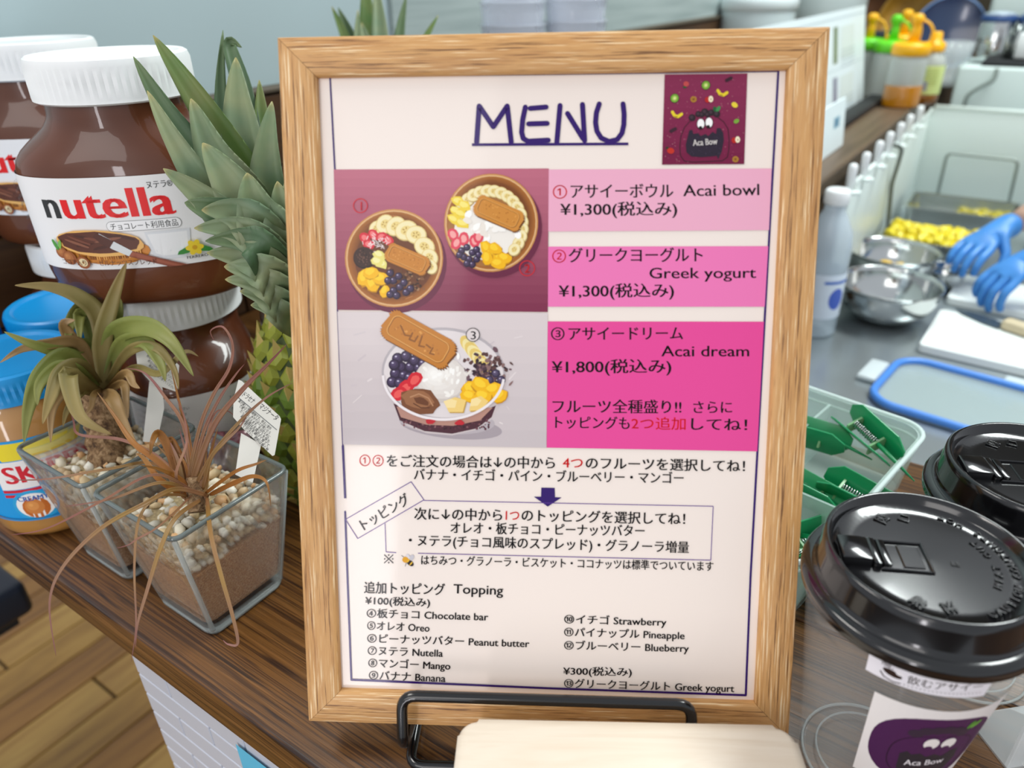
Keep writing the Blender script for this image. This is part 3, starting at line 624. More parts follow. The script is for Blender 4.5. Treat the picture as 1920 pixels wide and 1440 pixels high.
# peanut butter jars
blue_lid = mat('jar_lid_blue', '#0f93d8', .32, sss=.02)
pbm = mat('peanut_butter_behind_plastic', '#b98440', .4, coat=.9, var=.06, vscale=20)
def pb_label():
    p = Print(2.5e-5); H = .066
    p.quad_grad([(-.128, H), (.128, H), (.128, 0), (-.128, 0)], '#12a2e6', '#1295dc', 1)
    for cx in (0, -.085, .085):
        p.k += 1
        p.poly([(cx-.036, .064), (cx+.030, .064), (cx+.022, .052), (cx-.028, .050)], '#f2dc2a'); p.blob(cx, .058, .016, '#f7e65c', .004, 0, 12, .1)
        p.poly([(cx-.036, .049), (cx+.036, .052), (cx+.036, .030), (cx-.036, .026)], '#f5f2f0'); p.text('SKIPPY', (cx-.031, .0315), (cx+.032, .0345), .020, '#d8142c', .03)
        p.line([(cx-.036, .0245), (cx+.036, .0280)], .0022, '#d8142c', caps=False); p.line([(cx-.036, .0205), (cx+.036, .0240)], .0022, '#d8142c', caps=False)
        p.ell(cx-.018, .012, .0150, .0130, '#28a7de', 0, 24); p.ell(cx-.018, .012, .0125, .0105, '#fbf7f2', 0, 24); p.ball(cx-.018, .010, .009, '#c96a1e', '#f0a85a', ly=.3); p.text('CREAMY', (cx-.028, .0165), (cx-.008, .0165), .0055, '#1b57b0', .03)
        p.blob(cx+.020, .008, .014, '#e87828', .008, .1, 16, .1); p.blob(cx+.020, .0095, .010, '#f6b15a', .005, .1, 12, .1); p.blob(cx+.022, .011, .006, '#fbe2b8', .003, .1, 10, .1)
        p.text('PEANUT', (cx+.006, .0175), (cx+.032, .0185), .0060, '#1b57b0', .03)
    p.line([(-.128, .0006), (.128, .0006)], .0014, '#2b8fd0', caps=False); return p
def make_pb():
    t = thing('peanut_butter_jar', 'x', 'jar')
    b = bmesh.new(); lathe(b, [(.038, 0), (.0415, .002), (.0435, .006), (.0440, .012), (.0440, .094), (.0425, .100), (.0400, .105), (.0395, .110)], 56); obj('jar_body', b, pbm, t)
    b = ribbed(.0432, .107, .1290, 64, .0009); obj('lid', b, blue_lid, t, smooth='auto')
    p = pb_label(); rr = .0443
    def fn(u, v, k): a = -pi/2+u/.0443; return V(((rr+k)*cos(a), (rr+k)*sin(a), .018+v))
    p.build('label', M['print'], t, fn, cell=.004); return t
pb = make_pb(); pb.location = (-.4275, -.0215, 0); pb.rotation_euler = (0, 0, R(72)); pb['group'] = 'blue-lidded peanut butter jars'
pb['label'] = 'peanut butter jar with blue ribbed lid nearest the rear glass planter'
dup(pb, None, (-.5245, -.0325, 0), R(60), 'peanut butter jar cut by the left picture edge, its lid out of view')
dup(pb, None, (-.4885, .0495, 0), R(20), 'peanut butter jar whose blue lid shows behind the nearer blue lid')
# ================================================================ GLASS PLANTERS
def sq(w, r=.006, n=5): return round_poly(w, w, r, n)
sandm, nt, b_ = nodes('coarse_sand'); setp(b_, rough=.9, spec=.2)
v_ = texmap(nt); n1 = noise_t(nt, v_, 900, 3, .7); n2 = noise_t(nt, v_, 60, 3)
nt.links.new(mix(nt, ramp(nt, n2, [(.35, 0.), (.65, .3)]), ramp(nt, n1, [(.32, '#7c5029'), (.5, '#b98355'), (.66, '#dcb488')]), '#a5805a', 'MIX'), b_.inputs['Base Color']); bump(nt, b_, n1, .6, .001)
peb_m = [mat('pebble_%d' % i, c, .5, var=.1, vscale=200) for i, c in enumerate(('#e9dfc8', '#d8bf95', '#cbb08a', '#f0ebdd', '#c9c4b4', '#dcae7c'))]
PE = []
for i in range(12):
    b = bmesh.new(); bmesh.ops.create_icosphere(b, subdivisions=1, radius=1)
    sc = V((random.uniform(.8, 1.2), random.uniform(.7, 1), random.uniform(.5, .8)))
    for v in b.verts: v.co = V((v.co.x*sc.x, v.co.y*sc.y, v.co.z*sc.z))*random.uniform(.88, 1.1)
    me = bpy.data.meshes.new('pebble'); b.to_mesh(me); b.free(); me.materials.append(peb_m[i % 6]); [setattr(q, 'use_smooth', True) for q in me.polygons]; PE.append(me)
WB, WT, PH = .056, .082, .091                                  # outer width at foot level and rim, height
def wz(z): return WB+(WT-WB)*z/PH
pglass = glassy('planter_glass', (.97, .99, .985), 0., 1.45); pglass.node_tree.nodes['Principled BSDF'].inputs['Transmission Weight'].default_value = .97; pglass.node_tree.nodes['Principled BSDF'].inputs['Alpha'].default_value = .62
rimg = mat('glass_rim_grey', '#6f7a79', .08, alpha=.72, coat=.6); edge_hl = mat('glass_edge_highlight', '#b9c4c3', .05, alpha=.45, coat=1)  # the bright tone paints a highlight along the glass base and corners
def make_planter(loc, rz, label):
    t = thing('glass_planter', label, 'planter', loc, rz)
    b = bmesh.new(); g = .0030
    outer = [(sq(wz(z)*f), z) for z, f in ((0, .97), (.0012, .995), (.004, 1), (.03, 1), (.06, 1), (PH-.0012, 1), (PH, .992))]
    inner = [(sq(wz(z)-2*g, .004), z) for z in (PH-.0002, PH-.0015, .06, .03, .0125)]
    loft(b, outer+inner); obj('glass', b, pglass, t, smooth='auto')
    b = bmesh.new(); tube(b, [(x, y, PH) for x, y in sq(wz(PH)-g, .0055)], .0015, 8, closed=True); obj('rim', b, rimg, t)
    b = bmesh.new(); tube(b, [(x, y, .0035) for x, y in sq(wz(0)-.0035, .006)], .0030, 8, closed=True); obj('foot_highlight', b, edge_hl, t)  # added pale tube, imitates the highlight in the glass base
    for sx_, sy_ in ((1, 1), (1, -1), (-1, -1), (-1, 1)):
        k0, k1 = wz(.004)/2-.0022, wz(PH-.002)/2-.0022; b = bmesh.new(); tube(b, [(sx_*k0, sy_*k0, .005), (sx_*k1, sy_*k1, PH-.001)], .0016, 8); obj('corner_edge', b, edge_hl, t)
    b = bmesh.new(); hs = .058
    zz = [.0129, .03, .045]; polys = [(sq(wz(z)-2*g-.0006, .004), z) for z in zz]
    rim = sq(wz(hs)-2*g-.0006, .004); loft(b, polys, cap1=False)
    top = [b.verts.new((x, y, hs-.001+.0035*noise.noise(V((x*60, y*60, 3))))) for x, y in rim]
    b.verts.ensure_lookup_table(); prev = [v for v in b.verts][len(rim)*2:len(rim)*3]
    for i in range(len(rim)): b.faces.new((prev[i], prev[(i+1) % len(rim)], top[(i+1) % len(rim)], top[i]))
    b.faces.new(top); obj('sand', b, sandm, t, smooth='auto')
    # pebbles: near the glass in a band, and over the top
    spots = []
    for lay in range(3):
        n = 15 if lay < 2 else 17
        for side in range(4):
            for i in range(n):
                z = .0595+lay*.0052+random.uniform(-.0015, .0015)+.002*sin(side*2+i*.7); hw = wz(z)/2-g-.0034; s_ = -hw+(i+.5+random.uniform(-.25, .25))*2*hw/n
                x, y = [(s_, -hw), (hw, s_), (-s_, hw), (-hw, -s_)][side]; spots.append((x, y, z, random.uniform(.0026, .0034)))
    for i in range(9):
        for j in range(9):
            hw = wz(.072)/2-g-.005; x, y = -hw+(i+.5+random.uniform(-.35, .35))*2*hw/9, -hw+(j+.5+random.uniform(-.35, .35))*2*hw/9
            spots.append((x, y, .0715+random.uniform(-.001, .0022)+.003*sin(x*70)*cos(y*60), random.uniform(.0034, .0052)))
    for x, y, z, r in spots[:300]:
        o = bpy.data.objects.new('pebble', random.choice(PE)); link(o, t); o.location = (x, y, z); o.scale = (r, r, r); o.rotation_euler = (random.random()*6, random.random()*1.2, random.random()*6)
    b = bmesh.new(); hw = wz(.066)/2-g-.0075; box(b, -hw, hw, -hw, hw, .058, .0705)
    obj('gravel_core', b, mat('gravel_bed', '#a89672', .9, var=.35, vscale=400), t, smooth=False)
    return t
pA = V((-.2395, -.0160, 0)); pB = V((-.3290, -.0170, 0))
P1 = make_planter(pA, R(0), 'front square glass planter of sand and pebbles with thin reddish grassy leaves')
P2 = make_planter(pB, R(0), 'rear square glass planter behind the front one, holding a stubby broad-leaved plant')
# leaves given by points on the picture and their depth
def leafmat(name, cols, scale=60):
    m, nt, b = nodes(name); setp(b, rough=.5, sss=.0)
    a = nt.nodes.new('ShaderNodeAttribute'); a.attribute_name = 'T'
    n = noise_t(nt, texmap(nt, (1, 1, 1)), scale, 3)
    c = ramp(nt, a.outputs['Fac'], cols); nt.links.new(mix(nt, .35, c, ramp(nt, n, [(.3, cols[0][1]), (.7, cols[-1][1])])), b.inputs['Base Color']); return m
def blade(name, pts, wid, m, parent, wprof=None, fold=.25, n=7, twist=0, thick=.0003, face=None):
    path = smooth_path(pts, n); N = len(path); b = bmesh.new(); lay = b.verts.layers.float.new('T'); rows = []
    for i, q in enumerate(path):
        t = i/(N-1); a, c = path[max(i-1, 0)], path[min(i+1, N-1)]; d = (c-a).normalized()
        vw = (face if face is not None else (CAM-q)).normalized(); s_ = d.cross(vw).normalized(); nn = s_.cross(d).normalized()
        an = twist*t; s2 = s_*cos(an)+nn*sin(an); n2 = nn*cos(an)-s_*sin(an)
        w_ = wid*(wprof(t) if wprof else (min(1, (t*5)**.6+.45)*(1-t**2.2)+.04))/2
        ring = [q-s2*w_+n2*w_*fold, q-s2*w_*.5+n2*w_*fold*.25, q, q+s2*w_*.5+n2*w_*fold*.25, q+s2*w_+n2*w_*fold]
        row = []
        for k, v in enumerate(ring): vv = b.verts.new(v); vv[lay] = t; row.append(vv)
        back = []
        for k, v in enumerate(ring): vv = b.verts.new(v-n2*thick); vv[lay] = t; back.append(vv)
        rows.append((row, back))
    for (r0, k0), (r1, k1) in zip(rows, rows[1:]):
        for i in range(4): b.faces.new((r0[i], r0[i+1], r1[i+1], r1[i])); b.faces.new((k0[i+1], k0[i], k1[i], k1[i+1]))
        b.faces.new((k0[0], r0[0], r1[0], k1[0])); b.faces.new((r0[4], k0[4], k1[4], r1[4]))
    b.faces.new(rows[0][0][::-1]+rows[0][1]); b.faces.new(rows[-1][0]+rows[-1][1][::-1])
    mi = parent.matrix_basis.inverted() if parent else Matrix()
    me = bpy.data.meshes.new(name); b.to_mesh(me); b.free(); me.transform(mi); return obj(name, me, m, parent)
LM = [leafmat('grass_leaf_tan', [(0, '#8a6428'), (.4, '#9a7c3a'), (.75, '#9a7460'), (1, '#7d4052')]),
      leafmat('grass_leaf_orange', [(0, '#8f5114'), (.5, '#a2661f'), (1, '#7d5c2a')]),
      leafmat('grass_leaf_red', [(0, '#8f6a3a'), (.5, '#9a6a55'), (1, '#7a3547')])]
def PX(l): return [atd(x, y, d) for x, y, d in l]
for c in (P1, P2): c.matrix_basis = Matrix.Translation(c.location)
def g1(pts, w_, m, **k): blade('leaf', PX(pts), w_*.76, LM[m], P1, **k)
b0 = .442
for pts, w_, m in (
    ([(392, 930, b0), (330, 917, .425), (270, 945, .40), (190, 990, .385), (120, 1060, .375), (93, 1130, .372), (105, 1230, .372)], .0034, 0),
    ([(393, 928, b0), (440, 905, .425), (475, 893, .415), (500, 905, .405), (508, 950, .405)], .0036, 1),
    ([(388, 930, b0), (395, 1000, .405), (415, 1080, .392), (435, 1150, .388), (446, 1205, .388), (428, 1208, .39), (418, 1200, .392)], .0030, 0),
    ([(380, 935, b0), (330, 970, .41), (300, 1030, .395), (275, 1110, .388), (258, 1170, .386), (254, 1215, .386)], .0032, 0),
    ([(356, 930, b0), (300, 930, .42), (262, 970, .405), (252, 1060, .395), (255, 1170, .39), (246, 1240, .392)], .0022, 0),
    ([(370, 925, b0), (290, 890, .42), (190, 940, .40), (90, 990, .385), (20, 1003, .38)], .0020, 2),
    ([(362, 920, b0), (300, 905, .42), (210, 935, .405), (120, 950, .395)], .0026, 0),
    ([(345, 935, b0), (290, 870, .45), (200, 880, .43), (90, 898, .42), (15, 900, .41)], .0026, 0),
    ([(350, 915, b0), (300, 860, .45), (230, 825, .46), (150, 815, .46), (138, 790, .46), (128, 745, .46)], .0030, 2),
    ([(345, 910, b0), (300, 868, .44), (250, 830, .44), (215, 780, .45), (182, 735, .46)], .0050, 1),
    ([(362, 905, b0), (345, 800, .45), (310, 745, .455), (272, 700, .46), (235, 690, .465)], .0030, 2),
    ([(366, 900, b0), (352, 810, .45), (340, 770, .455), (328, 720, .46), (320, 690, .46)], .0026, 1),
    ([(352, 900, b0), (375, 800, .44), (400, 740, .44), (430, 690, .44), (436, 645, .445), (418, 613, .45), (395, 620, .452), (402, 640, .452)], .0028, 2),
    ([(358, 900, b0), (382, 810, .44), (410, 750, .435), (440, 705, .43), (458, 683, .43)], .0028, 2),
    ([(360, 905, b0), (400, 800, .43), (455, 730, .42), (500, 685, .41), (538, 645, .40)], .0044, 2),
    ([(366, 912, b0), (400, 850, .435), (450, 790, .43), (500, 745, .42), (548, 718, .41)], .0030, 0),
    ([(380, 918, b0), (395, 860, .435), (420, 830, .43), (450, 800, .43), (470, 765, .43)], .0030, 0),
    ([(342, 925, b0), (320, 850, .45), (298, 812, .45), (285, 830, .44), (282, 860, .44)], .0070, 1),
    ([(350, 925, b0), (335, 860, .45), (318, 825, .455), (318, 850, .45), (326, 905, .445)], .0080, 1),
    ([(350, 930, b0), (300, 900, .43), (270, 860, .43), (255, 850, .43)], .0050, 1),
    ([(372, 925, b0), (350, 880, .45), (320, 860, .46), (290, 830, .47)], .0035, 1),
    ([(376, 930, b0), (380, 860, .44), (400, 780, .44), (425, 770, .445), (450, 790, .45)], .0018, 2),
    ([(345, 930, b0), (330, 890, .43), (350, 830, .44), (345, 780, .45), (330, 745, .45)], .0022, 2),
    ([(385, 925, b0), (440, 885, .42), (480, 870, .415), (500, 862, .415)], .0028, 1),
    ([(364, 925, b0), (300, 985, .40), (258, 1010, .395), (240, 1022, .39), (217, 1028, .387)], .0014, 2),
    ([(358, 932, b0), (340, 900, .44), (300, 880, .43), (262, 872, .42)], .0040, 1)):
    g1(pts, w_, m)
for k in range(16):
    a = random.uniform(-.5, .5); x0 = 362+random.uniform(-16, 24)
    g1([(x0, 940, b0), (x0+30*a, 870, b0+.004), (x0+70*a, 800+random.uniform(0, 50), b0+.01)], random.uniform(.002, .0036), random.choice((0, 1, 2)))
LB = [leafmat('broad_leaf_green', [(0, '#6f7a3a'), (.5, '#7f8a3e'), (1, '#8f8a4a')]), leafmat('broad_leaf_olive', [(0, '#77683a'), (.5, '#8b8248'), (1, '#9d8450')]), leafmat('broad_leaf_dry', [(0, '#8a6a3c'), (.5, '#9a7a48'), (1, '#a98a62')])]
def g2(pts, w_, m, **k): blade('leaf', PX(pts), w_, LB[m], P2, wprof=lambda t: (min(1, .35+t*2.2))*(1-t**2.6)+.03, fold=.35, **k)
b1 = .515
for pts, w_, m in (
    ([(197, 735, b1), (192, 640, .50), (212, 560, .49), (237, 492, .48)], .0125, 1),
    ([(190, 720, b1), (185, 600, .51), (150, 558, .50), (95, 538, .49), (28, 535, .48)], .0120, 1),
    ([(192, 720, b1), (165, 650, .51), (120, 660, .49), (60, 645, .47), (8, 622, .46)], .0100, 0),
    ([(190, 715, b1), (150, 645, .50), (90, 645, .48), (40, 655, .47), (0, 680, .46)], .0080, 2),
    ([(190, 730, b1), (130, 670, .49), (80, 700, .47), (55, 760, .46), (45, 830, .455)], .0130, 0),
    ([(188, 725, b1), (150, 690, .48), (115, 700, .465), (95, 745, .455), (80, 795, .45)], .0120, 1),
    ([(186, 730, b1), (145, 700, .48), (110, 690, .47), (75, 720, .46), (70, 760, .455)], .0110, 0),
    ([(196, 715, b1), (215, 630, .50), (270, 612, .475), (320, 640, .46), (363, 705, .455)], .0150, 0),
    ([(198, 720, b1), (225, 650, .50), (270, 640, .48), (300, 680, .47), (310, 715, .465)], .0110, 0),
    ([(198, 722, b1), (240, 660, .49), (290, 650, .475), (325, 690, .47), (335, 730, .465)], .0070, 1),
    ([(195, 725, b1), (175, 620, .52), (150, 590, .515), (150, 640, .50)], .0130, 0),
    ([(195, 720, b1), (190, 600, .53), (165, 575, .525), (135, 600, .51), (125, 650, .50)], .0150, 0),
    ([(198, 720, b1), (200, 600, .53), (215, 560, .52), (228, 575, .51)], .0130, 1),
    ([(192, 740, b1), (150, 720, .48), (128, 705, .465), (150, 780, .455), (210, 815, .46)], .0125, 1),
    ([(192, 735, b1), (140, 720, .48), (100, 760, .465), (95, 830, .46)], .0085, 2),
    ([(196, 735, b1), (235, 700, .49), (250, 720, .48), (262, 728, .475)], .0060, 2),
    ([(196, 735, b1), (230, 720, .49), (236, 750, .48), (240, 785, .478)], .0060, 2),
    ([(190, 740, b1), (210, 745, .47), (230, 790, .46), (262, 850, .455)], .0090, 2),
    ([(192, 730, b1), (176, 740, .475), (170, 765, .47), (152, 785, .468)], .0040, 2),
    ([(193, 725, b1), (150, 660, .51), (120, 610, .50), (140, 600, .49)], .0100, 2),
    ([(198, 725, b1), (250, 690, .50), (300, 700, .48), (345, 660, .47), (372, 668, .47)], .0050, 1),
    ([(193, 720, b1), (206, 640, .51), (222, 590, .50), (226, 560, .5)], .0090, 0),
    ([(190, 735, b1), (160, 730, .49), (128, 765, .475), (118, 800, .47)], .0060, 1)):
    g2(pts, w_, m)
stm, nt, b_ = nodes('shaggy_stem'); setp(b_, rough=.9)
n_ = noise_t(nt, texmap(nt, (1, 1, 1)), 220, 5, .7); nt.links.new(ramp(nt, n_, [(.35, '#4a3220'), (.5, '#8a6a48'), (.68, '#c0a07a')]), b_.inputs['Base Color']); bump(nt, b_, n_, 1, .003)
def trunk(pts, r, parent):
    b = bmesh.new(); pp = smooth_path(PX(pts), 5); tube(b, pp, [r*(1+.1*sin(i*2.1)) for i in range(len(pp))], 14)
    me = bpy.data.meshes.new('stem'); b.to_mesh(me); b.free(); me.transform(parent.matrix_basis.inverted()); obj('stem', me, stm, parent)
trunk([(190, 735, .515), (196, 780, .515), (200, 830, .51), (205, 885, .505)], .0125, P2)
trunk([(366, 895, .445), (368, 930, .443), (370, 960, .441)], .0050, P1)
# plant tags
tagm = mat('tag_plastic', '#e6e4dc', .45)
def plant_tag(label, pts_stick, head, lines, depth, tilt):
    # flat plastic label standing in the gravel: stick and head in one plane
    t = thing('plant_tag', label, 'tag', (0, 0, 0))
    o = atd(*pts_stick[0], depth); n = (CAM-o).normalized(); n = (n+V(tilt)).normalized()
    X_ = V((0, 0, 1)).cross(n).normalized(); Y_ = n.cross(X_); Mx = Matrix.Translation(o) @ Matrix((X_, Y_, n)).transposed().to_4x4()
    def loc(x, y): d = ray(x, y); k = (o-CAM).dot(n)/d.dot(n); w_ = CAM+d*k-o; return w_.dot(X_), w_.dot(Y_)
    t.matrix_basis = Mx
    b = bmesh.new(); prism(b, [loc(*q) for q in head], -.0004, 0); obj('head', b, tagm, t, smooth=False)
    b = bmesh.new(); prism(b, [loc(*q) for q in pts_stick], -.0009, -.00045); obj('stick', b, tagm, t, smooth=False)
    p = Print(1e-5)
    for kind, a, c, s_, txt in lines:
        if kind == 'T': p.text(txt, loc(*a), loc(*c), s_, '#4a4c4e', .008)
        else: p.line([loc(*a), loc(*c)], s_, '#6c7072', caps=False)
    p.build('printed_text', M['print'], t, lambda x, y, z: V((x, y, z+.00005))); return t
ln = [('T', (452, 741), (474, 757), .0040, 'ドラセナ'), ('T', (484, 763), (517, 789), .0042, 'マジナータ'), ('L', (443, 742), (519, 806), .0004, '')]
for i in range(6): ln.append(('T', (446+i*1.5, 752+i*9.5), (506-i*1.0, 806+i*8), .0021, ['葉が美しい観葉植物です。明るい室内', 'で育てます。水やりは土が乾いたら', 'たっぷり与えます。冬は控えめに', '最低温度は五度以上を保ち', '直射日光を避けて育てて', 'ください。肥料は春と秋'][i]))
plant_tag('white plant tag with printed care text stuck in the front planter', [(452, 812), (490, 833), (474, 905), (441, 890)], [(447, 712), (453, 714), (524, 780), (527, 786), (515, 853), (511, 855), (489, 835), (458, 806), (437, 782), (438, 748)], ln, .440, (0, 0, 0))
ln = [('L', (282, 655), (330, 700), .0003, '')] + [('T', (274+i*2, 668+i*9), (322+i*1, 703+i*9), .0020, '明るい日陰で育ててください') for i in range(4)]
plant_tag('white plant tag leaning behind the broad leaves in the rear planter', [(280, 715), (304, 722), (308, 765), (294, 830), (268, 828)], [(253, 645), (258, 648), (300, 650), (336, 685), (332, 735), (308, 727), (282, 716), (258, 690)], ln, .500, (0, 0, 0))
# printed pouch behind the planters
b = bmesh.new(); pw, ph = .052, .062
for i in range(9):
    for j in range(9): pass
gx = [[None]*9 for _ in range(9)]; gb = [[None]*9 for _ in range(9)]
for i in range(9):
    for j in range(9):
        u, v = i/8-.5, j/8; f = (1-(2*u)**4)*(1-(2*v-1)**4)*.011+.0015*noise.noise(V((u*6, v*6, 1))); gx[i][j] = b.verts.new((u*pw, -f, v*ph)); gb[i][j] = b.verts.new((u*pw, f*.8+.0005, v*ph))
for i in range(8):
    for j in range(8): b.faces.new((gx[i][j], gx[i+1][j], gx[i+1][j+1], gx[i][j+1])); b.faces.new((gb[i][j], gb[i][j+1], gb[i+1][j+1], gb[i+1][j]))
for i in range(8):
    b.faces.new((gx[i+1][0], gx[i][0], gb[i][0], gb[i+1][0])); b.faces.new((gx[i][8], gx[i+1][8], gb[i+1][8], gb[i][8])); b.faces.new((gx[0][i], gx[0][i+1], gb[0][i+1], gb[0][i])); b.faces.new((gx[8][i+1], gx[8][i], gb[8][i], gb[8][i+1]))
m_, nt, b_ = nodes('pouch_film'); setp(b_, rough=.15, coat=.8); nt.links.new(ramp(nt, noise_t(nt, texmap(nt, (1, 1, .6)), 60, 2), [(.38, '#c9bcc0'), (.5, '#a5606a'), (.62, '#5a2c34')]), b_.inputs['Base Color'])
po = obj('snack_pouch', b, m_, loc=(-.316, .046, 0), rot=(R(-6), 0, R(38))); tag(po, 'small shiny red and white plastic pouch behind the glass planters', 'pouch')
b = bmesh.new(); bmesh.ops.create_uvsphere(b, u_segments=20, v_segments=12, radius=.5)
for v in b.verts: v.co.x *= .030; v.co.y *= .026; v.co.z *= .034
po2 = atd(528, 322, .56); lathe(b, [(.0001, -.1), (.001, -.09), (.001, -.02)], 8, cap=False) if False else None
# ================================================================ PINEAPPLES
pg = [leafmat('crown_leaf_grey_green', [(0, '#5f7a4e'), (.5, '#6f8a70'), (.90, '#768f6e'), (1, '#b3a468')], 40), leafmat('crown_leaf_green', [(0, '#5c7f35'), (.6, '#4f7a3a'), (.92, '#5f8042'), (1, '#a89658')], 40), leafmat('crown_leaf_dark', [(0, '#3e5a34'), (.6, '#456648'), (1, '#6c7f52')], 40)]
rindA = mat('pineapple_eye_green', '#5f7a22', .5, var=.35, vscale=90); rindB = mat('pineapple_eye_yellow', '#8d9432', .5, var=.35, vscale=90); rindC = mat('pineapple_core_rind', '#3c4a1c', .7, var=.3, vscale=60)
spk = mat('pineapple_bract_tip', '#b9a55c', .6, var=.3, vscale=200)
eye_me = []
for mm in (rindA, rindB):
    b = bmesh.new(); n = 6
    ring = [b.verts.new((cos(2*pi*i/n)*1.0, sin(2*pi*i/n)*1.05, 0)) for i in range(n)]; r2 = [b.verts.new((cos(2*pi*i/n)*.72, sin(2*pi*i/n)*.75, .38)) for i in range(n)]; c = b.verts.new((0, -.1, .5)); tip = b.verts.new((0, 1.15, .95))
    for i in range(n): b.faces.new((ring[i], ring[(i+1) % n], r2[(i+1) % n], r2[i])); 
    for i in range(n): b.faces.new((r2[i], r2[(i+1) % n], c)) if i != 1 else (b.faces.new((r2[1], r2[2], tip)), b.faces.new((r2[2], c, tip)), b.faces.new((c, r2[1], tip)))
    me = bpy.data.meshes.new('eye'); b.to_mesh(me); b.free(); me.materials.append(mm); me.materials.append(spk)
    for q in me.polygons:
        q.use_smooth = False
        if len([1 for k in q.vertices if me.vertices[k].co.z > .9]): q.material_index = 1
    eye_me.append(me)
def pineapple_body(t, r, h):
    b = bmesh.new(); prof = [(r*.55, 0), (r*.8, h*.05), (r*.95, h*.18), (r, h*.4), (r*.96, h*.65), (r*.80, h*.85), (r*.55, h*.97), (r*.3, h)]
    lathe(b, prof, 24); obj('fruit_body', b, rindC, t)
    rows = 11; 
    for k in range(rows):
        z = h*(.05+.9*k/(rows-1)); tt = z/h
        for (r0, z0), (r1, z1) in zip(prof, prof[1:]):
            if z0 <= z <= z1: rr = r0+(r1-r0)*(z-z0)/(z1-z0); sl = math.atan2(r0-r1, z1-z0)
        n = max(6, int(2*pi*rr/(.0185)))
        for i in range(n):
            a = 2*pi*(i+.5*(k % 2))/n+.1*k; o = bpy.data.objects.new('eye', eye_me[(i*3+k) % 5 == 0 or k > 7]); link(o, t)
            o.location = (rr*.97*cos(a), rr*.97*sin(a), z); e = V((cos(a)*cos(sl), sin(a)*cos(sl), sin(sl))).to_track_quat('Z', 'Y')
            zq = V((cos(a)*cos(sl), sin(a)*cos(sl), sin(sl))); up = (V((0, 0, 1))-zq*zq.z).normalized(); xx = up.cross(zq); o.matrix_basis = Matrix.Translation(o.location) @ Matrix((xx, up, zq)).transposed().to_4x4() @ Matrix.Scale(.0098, 4)
pa = thing('pineapple', 'whole pineapple with grey-green crown standing left behind the menu frame', 'pineapple', (-.2650, .1120, 0)); pa.matrix_basis = Matrix.Translation(pa.location)
pineapple_body(pa, .0475, .150)
def crown(parent, L):
    for pts, w_, m in L: blade('crown_leaf', PX(pts), w_, pg[m], parent, wprof=lambda t: (1-.25*(1-min(1, t*3)))*(1-t**1.9)+.02, fold=.55, thick=.0012, n=6)
cb = .495
crown(pa, [
    ([(545, 480, cb), (460, 330, .47), (365, 180, .455), (287, 66, .445)], .026, 1),
    ([(540, 500, cb), (420, 350, .46), (320, 220, .44), (250, 106, .43)], .022, 2),
    ([(540, 510, cb), (400, 370, .44), (330, 270, .425), (276, 170, .42)], .020, 0),
    ([(545, 470, cb), (430, 300, .49), (414, 180, .49), (418, 56, .49)], .014, 2),
    ([(548, 470, cb), (480, 300, .49), (455, 170, .49), (430, 82, .49), (452, 88, .49)], .017, 2),
    ([(545, 480, cb), (470, 330, .475), (448, 210, .47), (442, 108, .468)], .033, 0),
    ([(550, 480, cb), (500, 330, .49), (492, 240, .49), (486, 150, .49)], .020, 1),
    ([(552, 500, cb), (505, 370, .47), (500, 280, .462), (510, 190, .46)], .026, 0),
    ([(545, 500, cb), (450, 370, .455), (400, 290, .445), (358, 185, .44)], .036, 0),
    ([(548, 520, cb), (480, 420, .445), (430, 340, .43), (380, 268, .425)], .038, 0),
    ([(548, 530, cb), (510, 450, .44), (480, 390, .43), (463, 324, .425)], .040, 0),
    ([(548, 540, cb), (450, 440, .44), (380, 370, .425), (306, 316, .415)], .026, 0),
    ([(548, 530, cb), (420, 390, .47), (370, 350, .46), (348, 318, .455)], .022, 2),
    ([(550, 545, cb), (470, 430, .44), (400, 395, .425), (346, 380, .42)], .028, 2),
    ([(550, 550, cb), (490, 440, .435), (440, 400, .425), (378, 394, .418)], .032, 0),
    ([(552, 560, cb), (500, 470, .435), (440, 430, .425), (364, 428, .42)], .026, 0),
    ([(552, 570, cb), (500, 480, .43), (460, 450, .425), (385, 452, .42)], .026, 2),
    ([(553, 575, cb), (500, 500, .435), (450, 480, .43), (388, 474, .425)], .026, 0),
    ([(554, 585, cb), (510, 520, .435), (470, 505, .43), (420, 500, .428)], .026, 0),
    ([(554, 595, cb), (520, 545, .44), (480, 528, .435), (422, 524, .432)], .024, 0),
    ([(555, 600, cb), (525, 570, .445), (490, 552, .44), (450, 546, .437)], .022, 0),
    ([(556, 610, cb), (530, 590, .45), (505, 575, .445), (470, 572, .442)], .020, 0),
    ([(556, 560, cb), (535, 460, .44), (530, 400, .435), (520, 340, .43)], .030, 0),
    ([(560, 560, cb), (555, 450, .45), (560, 350, .45), (565, 250, .45)], .03, 0),
    ([(560, 560, cb), (600, 470, .50), (640, 380, .52), (660, 300, .53)], .03, 1),
    ([(560, 560, cb), (590, 480, .52), (610, 420, .55), (640, 330, .57)], .03, 2)])
pc = thing('pineapple', 'second pineapple whose crown tips rise above the top of the menu frame', 'pineapple', (-.300, .470, 0)); 
pc.location = (*atd(715, 300, .80).xy, 0); pc.matrix_basis = Matrix.Translation(pc.location)
pineapple_body(pc, .050, .17)
cb = .80
